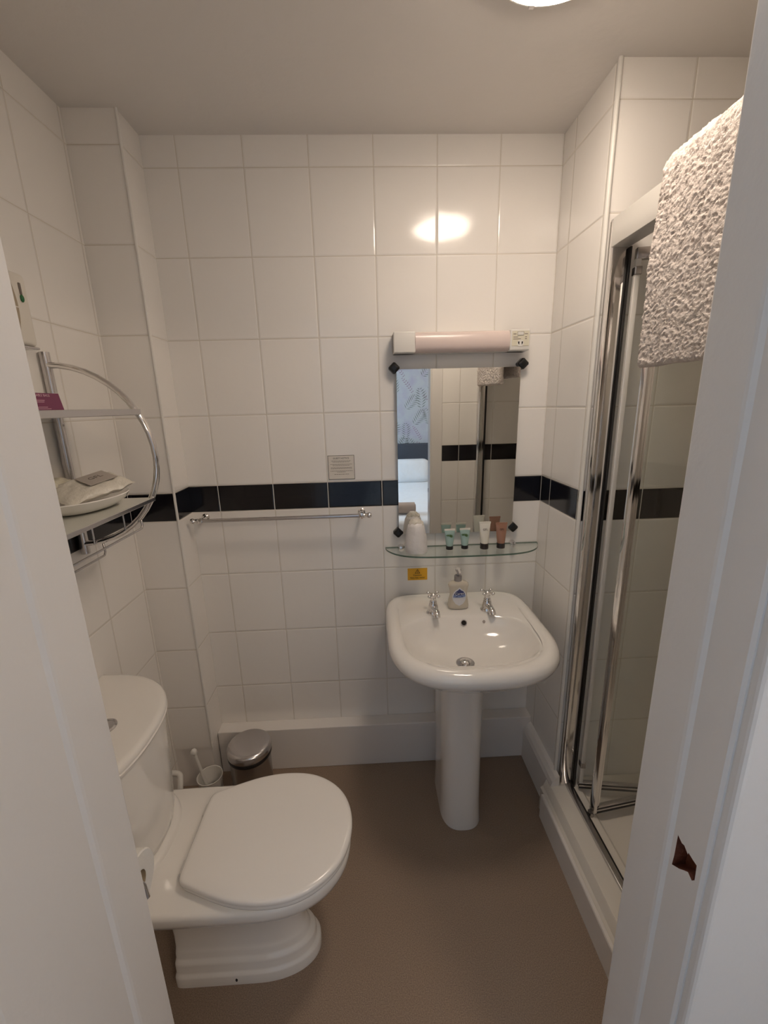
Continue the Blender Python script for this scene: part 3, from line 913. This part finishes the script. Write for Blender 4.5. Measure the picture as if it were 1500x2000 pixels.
# raised foot of the cistern on the pan
def cis(a, hw, z, xb=-1.0625, n=2.4):
    out = []
    K = 60
    for i in range(K + 1):
        t = -pi / 2 + pi * i / K
        out.append(V((xb + a * abs(cos(t)) ** (2 / n), TY + 0.012 + hw * math.copysign(abs(sin(t)) ** (2 / n), sin(t)), z)))
    return out
bm = nb()
loft(bm, [cis(0.262, 0.190, 0.3955), cis(0.259, 0.186, 0.402), cis(0.253, 0.178, 0.408)])
obj('cistern_seat', bm, CERAM, tl, smooth=50)
bm = nb()
loft(bm, [cis(0.232, 0.150, 0.406), cis(0.245, 0.168, 0.416), cis(0.249, 0.180, 0.44), cis(0.250, 0.205, 0.54), cis(0.250, 0.224, 0.64), cis(0.250, 0.235, 0.7125)])
cs = obj('cistern', bm, CERAM, tl, smooth=50)
bm = nb()
loft(bm, [cis(0.252, 0.238, 0.713), cis(0.257, 0.243, 0.715), cis(0.258, 0.245, 0.720), cis(0.2545, 0.2415, 0.7225), cis(0.2545, 0.2415, 0.7245), cis(0.258, 0.245, 0.727), cis(0.257, 0.244, 0.735), cis(0.252, 0.239, 0.740), cis(0.242, 0.228, 0.7425), cis(0.20, 0.19, 0.743)])
cl = obj('cistern_lid', bm, CERAM, tl, smooth=50)
bm = nb(); lathe(bm, (-0.928, -0.645, 0.7432), [(0.029, -0.0005), (0.029, 0.0025), (0.025, 0.005), (0.0235, 0.002), (0.012, 0.0035), (0.0, 0.0038)], 28)
fb = obj('flush_button', bm, CHROMES, cl, smooth=35)
half = [(-0.737, 0), (-0.737, 0.07), (-0.735, 0.105), (-0.726, 0.120), (-0.70, 0.131), (-0.65, 0.150), (-0.60, 0.165), (-0.54, 0.1735), (-0.48, 0.171), (-0.43, 0.157), (-0.385, 0.129), (-0.352, 0.092), (-0.333, 0.048), (-0.327, 0)]
full = [V((x, y, 0)) for x, y in half] + [V((x, -y, 0)) for x, y in reversed(half[1:-1])]
lo_c = smooth_curve(full, 5, True)
cen = V((-0.53, 0, 0))
def lidr(f, z): return [V(((p.x - cen.x) * f + cen.x, TY + (p.y) * f, z)) for p in lo_c]
bm = nb()
loft(bm, [lidr(0.955, 0.3970), lidr(0.975, 0.3985), lidr(0.985, 0.404), lidr(0.975, 0.4095), lidr(0.95, 0.411)])
obj('seat', bm, SEATP, tl, smooth=50)
bm = nb()
loft(bm, [lidr(0.975, 0.4125), lidr(0.995, 0.4140), lidr(1.0, 0.4185), lidr(0.994, 0.4235), lidr(0.978, 0.4265), lidr(0.94, 0.4280), lidr(0.80, 0.4295), lidr(0.4, 0.4310)])
obj('seat_lid', bm, SEATP, tl, smooth=50)
for s in (-1, 1):
    bm = nb(); lathe(bm, (-0.735, TY + s * 0.075 - 0.018, 0.409), [(0.0, 0.0), (0.009, 0.001), (0.009, 0.035), (0.0, 0.036)], 16, 'Y')
    obj('hinge', bm, SEATP, tl, smooth=40)

# ---- toilet roll on its holder beside the doorway
rh = thing('roll_holder', 'chrome toilet roll holder on the doorway wall beside the toilet', 'roll holder', (-0.69, -1.07, 0.75))
bm = nb()
lathe(bm, (-0.770, -1.07, 0.755), [(0.0, 0.0), (0.02, 0.0005), (0.02, 0.006), (0.007, 0.010), (0.007, 0.05)], 20, 'Y')
obj('wall_mount', bm, CHROME, rh, smooth=40)
bm = nb(); tube(bm, [(-0.770, -1.021, 0.755), (-0.770, -1.015, 0.755), (-0.72, -1.013, 0.755), (-0.668, -1.013, 0.755), (-0.655, -1.013, 0.749), (-0.648, -1.013, 0.738), (-0.645, -1.013, 0.715)], 0.0055, 12)
obj('arm', bm, CHROME, rh, smooth=50)
tpq = thing('toilet_roll', 'white toilet roll on the chrome holder beside the left door jamb', 'toilet roll', (-0.69, -1.013, 0.748))
bm = nb()
lathe(bm, (-0.757, -1.013, 0.7440), [(0.019, 0.0), (0.046, 0.0), (0.048, 0.002), (0.048, 0.103), (0.046, 0.105), (0.019, 0.105)], 36, 'X', cap0=False, cap1=False)
obj('paper', bm, TOILETP, tpq, smooth=40)
bm = nb(); lathe(bm, (-0.757, -1.013, 0.7440), [(0.0192, 0.105), (0.0192, 0.0), (0.0180, 0.0), (0.0180, 0.105)], 28, 'X', cap0=False, cap1=False)
obj('core', bm, pbr('cardboard_core', (0.42, 0.33, 0.22), 0.9), tpq, smooth=40)

# ---- pipe and brush behind the toilet
pp = thing('water_pipe', 'white water pipe and valve behind the toilet', 'pipe', (-1.0, -0.36, 0.2))
bm = nb(); tube(bm, smooth_curve([(-1.055, -0.235, 0.185), (-1.0, -0.24, 0.185), (-0.985, -0.26, 0.17), (-0.978, -0.30, 0.12), (-0.975, -0.31, 0.001)], 6), 0.0105, 12)
obj('pipe', bm, WHITEP, pp, smooth=50)
bm = nb(); tube(bm, smooth_curve([(-1.045, -0.30, 0.285), (-1.01, -0.305, 0.285), (-0.985, -0.33, 0.275), (-0.965, -0.38, 0.245), (-0.955, -0.44, 0.20)], 6), 0.009, 12)
lathe(bm, (-1.063, -0.30, 0.285), [(0.0, 0.0), (0.022, 0.0), (0.022, 0.012), (0.014, 0.016), (0.014, 0.04), (0.0, 0.04)], 18, 'X')
obj('valve', bm, WHITEP, pp, smooth=40)
tbh = thing('toilet_brush', 'white toilet brush standing in its holder behind the toilet', 'toilet brush', (-0.900, -0.225, 0))
bm = nb()
lathe(bm, (-0.892, -0.225, 0.0), [(0.050, 0.0), (0.052, 0.004), (0.043, 0.02), (0.041, 0.10), (0.045, 0.150), (0.0465, 0.156), (0.0435, 0.156), (0.039, 0.10), (0.036, 0.02), (0.0, 0.015)], 32, cap1=False)
obj('holder', bm, WHITEP, tbh, smooth=40)
bm = nb(); tube(bm, [(-0.895, -0.225, 0.03), (-0.932, -0.232, 0.262)], 0.0062, 12); sphere(bm, (-0.9335, -0.2325, 0.272), 0.0115, 16, (1, 1, 1.2))
obj('handle', bm, WHITEP, tbh, smooth=50)
bm = nb(); lathe(bm, (-0.895, -0.225, 0.02), [(0.0, 0), (0.025, 0.003), (0.030, 0.03), (0.028, 0.07), (0.0, 0.08)], 24)
obj('bristles', bm, WHITEP, tbh, smooth=50)

# ================================================================== PEDAL BIN
bx, by = -0.742, -0.197
pb = thing('pedal_bin', 'small round steel pedal bin in the corner behind the toilet', 'bin', (bx, by, 0))
bm = nb(); lathe(bm, (bx, by, 0), [(0.070, 0.0), (0.076, 0.002), (0.078, 0.012), (0.076, 0.014), (0.076, 0.222), (0.0, 0.222)], 48)
obj('body', bm, STEEL, pb, smooth=40)
bm = nb(); lathe(bm, (bx, by, 0), [(0.0795, 0.222), (0.081, 0.224), (0.081, 0.236), (0.0795, 0.238), (0.0, 0.238)], 48)
obj('black_collar', bm, BLACK, pb, smooth=40)
bm = nb(); lathe(bm, (bx, by, 0), [(0.079, 0.2385), (0.0815, 0.240), (0.0815, 0.254), (0.079, 0.262), (0.072, 0.267), (0.060, 0.2695), (0.03, 0.272), (0.0, 0.2725)], 48, cap0=False)
obj('bin_lid', bm, CHROMES, pb, smooth=40)
bm = nb(); box(bm, bx + 0.02, bx + 0.055, by - 0.100, by - 0.068, 0.012, 0.018, 0.002)
obj('pedal', bm, BLACK, pb)

# ================================================================== CHROME SHELF RACK ON LEFT WALL
HY0, HY1 = -0.402, -0.845
rk = thing('wall_shelf_rack', 'chrome two-tier shelf rack with curved hoop ends on the left wall', 'shelf rack', (-1.065, -0.62, 1.12))
def hoop(y):
    pts = []
    for i in range(0, 25):
        a = pi / 2 - pi * i / 24
        pts.append((-1.050 + 0.232 * cos(a), y, 1.383 + 0.236 * sin(a)))
    return [V(p) for p in pts]
for y in (HY0, HY1):
    bm = nb()
    pts = hoop(y)
    rings = []
    for i, p in enumerate(pts):
        a = pts[max(i - 1, 0)]; b_ = pts[min(i + 1, len(pts) - 1)]
        t = (b_ - a).normalized(); n_ = V((t.z, 0, -t.x))
        rings.append([p + n_ * (0.0078 * cos(q * pi / 8)) + V((0, 0.0095 * sin(q * pi / 8), 0)) for q in range(16)])
    loft(bm, rings)
    obj('hoop', bm, CHROME, rk, smooth=50)
    bm = nb(); tube(bm, [(-1.0515, y, 1.118), (-1.0515, y, 1.650)], 0.0115, 16)
    for z in (1.47, 1.20): sphere(bm, (-1.041, y, z), 0.0035, 10)
    obj('upright', bm, CHROMES, rk, smooth=40)
bm = nb()
box(bm, -1.045, -0.838, HY1 - 0.002, HY0 + 0.002, 1.4955, 1.5035, 0.0015, 1)
obj('upper_shelf', bm, FROST, rk)
bm = nb(); box(bm, -0.8405, -0.8375, HY1, HY0, 1.4915, 1.5065, 0.001, 1)
obj('shelf_lip', bm, CHROMES, rk)
bm = nb(); box(bm, -1.045, -0.838, HY1 - 0.002, HY0 + 0.002, 1.2645, 1.2715, 0.0015, 1)
obj('lower_shelf', bm, FROST, rk, label='frosted glass lower shelf')
bm = nb(); box(bm, -0.8395, -0.8365, HY1, HY0, 1.2625, 1.2725, 0.001, 1)
obj('shelf_lip', bm, CHROMES, rk)
for x, zt_, zb_ in ((-0.886, 1.223, 1.186), (-1.000, 1.150, 1.112)):
    bm = nb()
    tube(bm, [(x, HY0 + 0.004, zt_), (x + 0.002, HY0 - 0.002, zt_ - 0.006), (x + 0.002, HY0, zb_ + 0.008), (x + 0.002, HY0 - 0.006, zb_), (x + 0.002, HY1 + 0.006, zb_), (x + 0.002, HY1, zb_ + 0.008), (x + 0.002, HY1 + 0.002, zt_ - 0.006), (x, HY1 - 0.004, zt_)], 0.0030, 10)
    obj('hanging_bar', bm, CHROMES, rk, smooth=60)
for x, z0_ in ((-0.925, 1.187), (-1.015, 1.1475)):
    bm = nb(); tube(bm, [(x, HY0 - 0.012, z0_), (x, HY0 - 0.012, 1.2645)], 0.0025, 8)
    obj('strut', bm, CHROMES, rk, smooth=60)

cdm = thing('purple_card', 'small purple folded card standing on the upper chrome shelf', 'card', (-0.860, -0.72, 1.504))
bm = nb()
prism(bm, [V((-0.852, -0.664, 1.504)), V((-0.858, -0.664, 1.538)), V((-0.8595, -0.664, 1.538)), V((-0.8535, -0.664, 1.504))], (0, -0.125, 0))
prism(bm, [V((-0.870, -0.664, 1.504)), V((-0.8600, -0.664, 1.538)), V((-0.8588, -0.664, 1.538)), V((-0.868, -0.664, 1.504))], (0, -0.125, 0))
obj('card', bm, PURPLE, cdm)
nrm = V((0.985, 0, 0.17))
text('card_text', 'DISPOSABLE BAGS', 0.0070, PINKT, cdm, (-0.8566, -0.6905, 1.5335), (0, 1, 0), (-0.17, 0, 0.985), align='RIGHT')
bm = nb()
for y0, y1, z in ((-0.745, -0.708, 1.5245), (-0.745, -0.710, 1.5215), (-0.760, -0.706, 1.5120), (-0.780, -0.6985, 1.5090)):
    x = -0.8520 - (z - 1.504) * 0.176
    box(bm, x, x + 0.0005, y0, y1, z - 0.0006, z + 0.0006)
obj('small_print', bm, PINKT, cdm)

ds = thing('soap_dish', 'white oval dish on the lower chrome shelf', 'dish', (-0.945, -0.515, 1.2718))
bm = nb(); rings = []
for a, b_, h in ((0.045, 0.075, 0.0003), (0.062, 0.095, 0.006), (0.078, 0.113, 0.018), (0.086, 0.124, 0.031), (0.0845, 0.122, 0.033), (0.078, 0.114, 0.028), (0.062, 0.094, 0.010), (0.045, 0.075, 0.006)):
    rings.append([V((-0.945 + a * cos(t), -0.520 + b_ * sin(t), 1.2718 + h)) for t in TS])
loft(bm, rings)
obj('dish_bowl', bm, CERAM, ds, smooth=60)
pk = thing('soap_sachet', 'clear wrapped packet with printed panel lying in the white dish', 'packet', (-0.945, -0.52, 1.300))
def sachet(c, la, lb_, th, R, seed, crimp=0.012):
    bm = nb(); n1, n2 = 22, 18
    top, bot = [], []
    for i in range(n1 + 1):
        for j in range(n2 + 1):
            u = -1 + 2 * i / n1; v = -1 + 2 * j / n2
            prof_ = max(0, (1 - abs(u) ** 3) * (1 - abs(v) ** 3))
            wv = noise.noise(V((u * 3 + seed, v * 3, 1))) * 0.006
            jag = 0.0015 * (1 if j % 2 else -1) * (abs(v) if abs(u) > 0.95 else 0)
            for lst, s in ((top, 1), (bot, -1)):
                p = V((u * la / 2 + jag, v * lb_ / 2, s * (th / 2 * prof_ ** 0.6 + 0.0003) + wv))
                lst.append(bm.verts.new(R @ p + V(c)))
    W_ = n2 + 1
    for i in range(n1):
        for j in range(n2):
            a = i * W_ + j
            bm.faces.new((top[a], top[a + W_], top[a + W_ + 1], top[a + 1]))
            bm.faces.new((bot[a], bot[a + 1], bot[a + W_ + 1], bot[a + W_]))
    for k in range(n1):
        for e in (0, n2):
            a = k * W_ + e; bm.faces.new((top[a], top[a + W_], bot[a + W_], bot[a]))
    for k in range(n2):
        for e in (0, n1 * W_):
            a = e + k; bm.faces.new((top[a], top[a + 1], bot[a + 1], bot[a]))
    return bm
Rs = Matrix.Rotation(radians(62), 3, 'Z') @ Matrix.Rotation(radians(-10), 3, 'Y') @ Matrix.Rotation(radians(12), 3, 'X')
cpk = V((-0.938, -0.508, 1.322))
bm = sachet(cpk, 0.165, 0.115, 0.034, Rs, 2.0)
obj('film_wrapper', bm, WRAP, pk, smooth=40)
bm = nb()
for i in range(6):
    pass
cc = cpk + Rs @ V((0.020, -0.004, 0.0195))
loft(bm, [[cc + Rs @ V((a, b_, 0.0)) for a, b_ in ((-0.034, -0.03), (0.034, -0.03), (0.034, 0.03), (-0.034, 0.03))], [cc + Rs @ V((a, b_, 0.0014)) for a, b_ in ((-0.034, -0.03), (0.034, -0.03), (0.034, 0.03), (-0.034, 0.03))]])
obj('printed_panel', bm, pbr('grey_sachet_print', (0.44, 0.39, 0.35), 0.4), pk)
text('sachet_text', 'GFL', 0.020, GREYINK, pk, cc + Rs @ V((0.0, 0.003, 0.0017)), Rs @ V((1, 0, 0)), Rs @ V((0, 1, 0)))
Rs2 = Matrix.Rotation(radians(80), 3, 'Z') @ Matrix.Rotation(radians(18), 3, 'X')
pk2 = thing('soap_sachet', 'cream wrapped packet behind the clear one in the white dish', 'packet', (-0.99, -0.53, 1.305))
obj('film_wrapper', sachet(V((-1.012, -0.530, 1.331)), 0.13, 0.070, 0.022, Rs2, 5.0), SATIN, pk2, smooth=40)

# ================================================================== EXTRACTOR FAN
fn = thing('extractor_fan', 'ivory louvred extractor fan on the left wall above the shelf rack', 'fan', (-1.065, -0.475, 1.735))
bm = nb(); box(bm, -1.0645, -1.030, -0.610, -0.442, 1.655, 1.812, 0.010, 4)
obj('fan_housing', bm, FANP, fn, smooth=40)
bm = nb()
for i, y in enumerate((-0.500, -0.514, -0.528, -0.542)):
    pts = [(-1.030, y + 0.012 * sin(pi * k / 16) , 1.672 + 0.128 * k / 16) for k in range(17)]
    rings = [[V((p[0] - 0.004, p[1] - 0.0045, p[2])), V((p[0] + 0.0014, p[1] - 0.0045, p[2])), V((p[0] + 0.0014, p[1] + 0.0045, p[2])), V((p[0] - 0.004, p[1] + 0.0045, p[2]))] for p in pts]
    loft(bm, rings)
obj('louvres', bm, pbr('louvre_gap', (0.40, 0.33, 0.24), 0.6), fn)
bm = nb()
for z in (1.735,): box(bm, -1.030, -1.0270, -0.560, -0.485, z - 0.0012, z + 0.0012)
obj('louvre_ribs', bm, FANP, fn)
bm = nb(); box(bm, -1.030, -1.0275, -0.470, -0.464, 1.765, 1.790, 0.0012)
obj('cord_slot', bm, GREYINK, fn)
bm = nb(); sphere(bm, (-1.0285, -0.467, 1.757), 0.006, 12, (0.6, 0.8, 1.4))
obj('indicator_lens', bm, LED, fn, smooth=60)
bm = nb(); box(bm, -1.0645, -1.026, -0.505, -0.447, 1.6485, 1.6535, 0.0015)
obj('bottom_clip', bm, CHROMES, fn)

# ================================================================== SHOWER
tray = thing('shower_tray', 'cream white shower tray on a boxed plinth at the right', 'shower tray', (0.75, -0.68, 0))
bm = nb()
prof = [(0.3405, 0.0), (0.3405, 0.098), (0.3425, 0.1015), (0.3515, 0.1015), (0.3525, 0.099), (0.3525, 0.0)]
prism(bm, [V((x, -0.3355, z)) for x, z in prof], (0, -0.7335, 0))
obj('plinth', bm, TRIMP, tray)
bm = nb()
prof = [(0.353, 0.0), (0.353, 0.096), (0.362, 0.103), (0.372, 0.128), (0.376, 0.1325), (0.383, 0.134), (0.470, 0.134), (0.480, 0.131), (0.495, 0.112), (0.52, 0.108), (0.75, 0.104), (1.10, 0.108), (1.125, 0.112), (1.14, 0.131), (1.168, 0.134), (1.168, 0.0)]
def tp(y, k=0.0):
    return [V((x, y, min(z, 0.134) if not k else (z if (x < 0.475 or x > 1.135) else z + (0.134 - z) * k))) for x, z in prof]
loft(bm, [tp(-0.3015, 1.0), tp(-0.335, 1.0), tp(-0.350, 0.5), tp(-0.365, 0.0), tp(-1.005, 0.0), tp(-1.02, 0.5), tp(-1.035, 1.0), tp(-1.0690, 1.0)])
obj('tray', bm, ACRYL, tray, smooth=30)
bm = nb(); lathe(bm, (0.75, -0.68, 0.104), [(0.045, 0.0), (0.045, 0.004), (0.038, 0.007), (0.0, 0.008)], 28)
obj('waste', bm, CHROME, tray, smooth=40)

sc = thing('shower_enclosure', 'chrome framed shower enclosure with half folded glass door at the right', 'shower enclosure', (0.435, -0.68, 0.134))
ZB, ZT = 0.134, 1.958
bm = nb()
def post(bm, x0, y0, x1, y1, z0, z1, b_=0.003): box(bm, x0, x1, y0, y1, z0, z1, b_, 2)
bm = nb()
tube(bm, [(0.4235, -0.3170, ZB), (0.4235, -0.3170, ZT)], 0.0115, 16)
post(bm, 0.4120, -0.336, 0.4560, -0.3075, ZB, ZT, 0.005)
obj('wall_post', bm, CHROME, sc, smooth=45)
bm = nb(); post(bm, 0.4120, -1.068, 0.4560, -1.036, ZB, ZT, 0.004)
obj('wall_post', bm, CHROME, sc, smooth=45)
bm = nb()
post(bm, 0.4560, -0.3430, 0.4605, -0.3080, ZB, 1.888, 0.0008)
obj('black_seal', bm, BLACK, sc)
bm = nb()
post(bm, 0.4560, -1.065, 0.4620, -1.030, ZB, 1.888, 0.0008)
obj('black_seal', bm, BLACK, sc)
bm = nb(); post(bm, 0.4080, -1.068, 0.4580, -0.3300, 1.888, 1.957, 0.003)
obj('top_rail', bm, SILVER, sc, smooth=40)
bm = nb(); post(bm, 0.4280, -1.068, 0.4460, -0.3075, ZB, 0.146, 0.002)
obj('bottom_track', bm, CHROMES, sc, smooth=40)
bm = nb(); post(bm, 0.4465, -1.068, 0.4520, -0.3075, ZB, 0.144, 0.001)
obj('track_seal', bm, BLACK, sc)
def leaf(p0, p1, kind):
    d = (V(p1) - V(p0)).normalized(); L = (V(p1) - V(p0)).length
    ang = math.atan2(d.y, d.x); R = Matrix.Rotation(ang, 3, 'Z'); P = V(p0)
    def put(bm, a0, a1, t0, t1, z0, z1, bev=0.0, mi=0):
        vs = box(bm, a0, a1, t0, t1, z0, z1, bev, 2, mi)
        for v in vs: v.co = R @ v.co + V((P.x, P.y, 0))
    bm = nb(); put(bm, 0.014, L - 0.010, -0.0022, 0.0022, 0.166, 1.855)
    pn = obj('door_panel', bm, GLASS, sc)
    bm = nb()
    put(bm, 0.0, L, -0.009, 0.009, 1.852, 1.880, 0.002)
    obj('panel_rail', bm, CHROMES, pn, smooth=40)
    bm = nb()
    put(bm, 0.0, L, -0.009, 0.009, 0.148, 0.170, 0.002)
    obj('panel_rail', bm, CHROMES, pn, smooth=40)
    bm = nb()
    put(bm, 0.0, L, -0.0105, -0.0075, 0.149, 0.154); put(bm, 0.0, L, -0.0105, -0.0075, 0.164, 0.169)
    obj('bottom_seal', bm, BLACK, pn)
    if kind == 'pivot':
        bm = nb(); put(bm, 0.0, 0.013, -0.008, 0.008, 0.150, 1.878, 0.002)
        obj('panel_stile', bm, SILVER, pn, smooth=40)
        for zc in (0.245, 1.825):
            bm = nb(); put(bm, -0.002, 0.016, -0.0105, 0.0105, zc - 0.01, zc + 0.01, 0.002)
            obj('pivot_clamp', bm, STEEL, pn)
    else:
        bm = nb(); put(bm, 0.0, 0.014, -0.012, 0.012, 0.150, 1.878, 0.003); put(bm, 0.014, 0.024, -0.008, 0.008, 0.150, 1.878, 0.002)
        obj('panel_stile', bm, CHROME, pn, smooth=40)
        bm = nb(); lathe(bm, (P.x, P.y, 0.134), [(0.0, 0.0005), (0.010, 0.001), (0.010, 0.016), (0.0, 0.017)], 16)
        obj('guide_roller', bm, STEEL, pn, smooth=40)
    bm = nb(); put(bm, L - 0.012, L, -0.009, 0.009, 0.150, 1.878, 0.002)
    obj('panel_stile', bm, SILVER, pn, smooth=40)
leaf((0.466, -0.352, 0), (0.720, -0.3900, 0), 'pivot')
leaf((0.461, -0.452, 0), (0.718, -0.4150, 0), 'guide')

# pull cord hanging in the shower end, seen in the mirror
pc = thing('pull_cord', 'white pull cord with small weight, visible in the mirror', 'pull cord', (0.492, -1.0, 1.45))
bm = nb(); tube(bm, [(0.492, -1.0, 1.47), (0.490, -1.0, CZ - 0.03)], 0.0013, 8)
obj('cord', bm, WHITEP, pc, smooth=60)
bm = nb(); lathe(bm, (0.492, -1.0, 1.44), [(0.0, 0.0), (0.0085, 0.001), (0.0085, 0.036), (0.005, 0.041), (0.0, 0.042)], 16)
obj('weight', bm, WHITEP, pc, smooth=40)
bm = nb(); lathe(bm, (0.490, -1.0, CZ), [(0.035, -0.0005), (0.035, -0.03), (0.0, -0.03)], 24)
obj('ceiling_switch', bm, WHITEP, pc, smooth=40)

# ================================================================== BATH TOWEL OVER THE TOP RAIL
tw = thing('bath_towel', 'thick oatmeal terry towel hung over the shower top rail', 'towel', (0.433, -0.75, 1.958))
path = [V((0.392, 0, 1.568)), V((0.389, 0, 1.70)), V((0.389, 0, 1.85)), V((0.3905, 0, 1.94)), V((0.396, 0, 1.968)), V((0.411, 0, 1.979)), V((0.433, 0, 1.981)), V((0.455, 0, 1.979)), V((0.471, 0, 1.968)), V((0.478, 0, 1.94)), V((0.481, 0, 1.85)), V((0.482, 0, 1.70)), V((0.482, 0, 1.60))]
pc_ = smooth_curve(path, 30)
# resample evenly
def resample(P, step):
    out = [P[0]]; acc = 0
    for a, b_ in zip(P[:-1], P[1:]):
        L = (b_ - a).length
        while acc + L >= step:
            t = (step - acc) / L
            a = a.lerp(b_, t); out.append(a.copy()); L = (b_ - a).length; acc = 0
        acc += L
    return out
pc_ = resample(pc_, 0.0021)
TH = 0.0105
outer, inner = [], []
for i, p in enumerate(pc_):
    a = pc_[max(i - 1, 0)]; b_ = pc_[min(i + 1, len(pc_) - 1)]
    t = (b_ - a).normalized(); n_ = V((-t.z, 0, t.x))
    e = min(i, len(pc_) - 1 - i) * 0.0021
    th = TH * math.sqrt(max(0.0, 1 - max(0.0, 1 - e / 0.012) ** 2))
    outer.append((p + n_ * th, n_)); inner.append((p - n_ * th * 0.9, -n_))
loop = outer + list(reversed(inner))
Y0, Y1 = -0.553, -0.960
ny = int((Y0 - Y1) / 0.0021)
bm = nb(); rows = []
for j in range(ny + 1):
    y = Y0 + (Y1 - Y0) * j / ny
    e = min(j, ny - j) * 0.0021
    sh = math.sqrt(max(0.0, 1 - max(0.0, 1 - e / 0.011) ** 2))
    row = []
    for k, (p, n_) in enumerate(loop):
        mid = pc_[k] if k < len(outer) else pc_[len(loop) - 1 - k]
        q = mid.lerp(p, 0.04 + 0.96 * sh)
        w3 = V((q.x, y, q.z))
        s = w3.z * 0.5 + y  # oblique pile
        wy = y + 0.010 * noise.noise(V((w3.x * 20, y * 35, w3.z * 35 + 9)))
        wz = w3.z + 0.010 * noise.noise(V((w3.x * 20 + 4, y * 35, w3.z * 35)))
        aa = (wy * 0.80 - wz * 0.60); bb_ = (wy * 0.60 + wz * 0.80)
        d1 = 1.0 - 3.6 * abs(noise.noise(V((w3.x * 50, aa * 95, bb_ * 235))))
        d2 = noise.noise(V((w3.x * 30, y * 150 + 5, w3.z * 150)))
        d3 = noise.noise(V((3, y * 9, w3.z * 7)))
        row.append(bm.verts.new(w3 + n_ * (0.0027 * d1 + 0.0018 * d2) * (0.3 + 0.7 * sh) + V((0.004 * d3, 0.0022 * noise.noise(V((w3.z * 60, y * 20, 2))) + (1.94 - w3.z) * 0.035 * (1 if j < ny / 2 else 0) * (1 - 2 * j / ny), 0.003 * noise.noise(V((y * 22, w3.x * 5, 0)))))))
    rows.append(row)
n = len(loop)
for a, b_ in zip(rows[:-1], rows[1:]):
    for i in range(n):
        j = (i + 1) % n
        bm.faces.new((a[i], a[j], b_[j], b_[i]))
for row in (rows[0], rows[-1]):
    for k in range(n // 2 - 1):
        bm.faces.new((row[k], row[k + 1], row[n - 2 - k], row[n - 1 - k]))
obj('towel_cloth', bm, TERRY, tw, smooth=180)
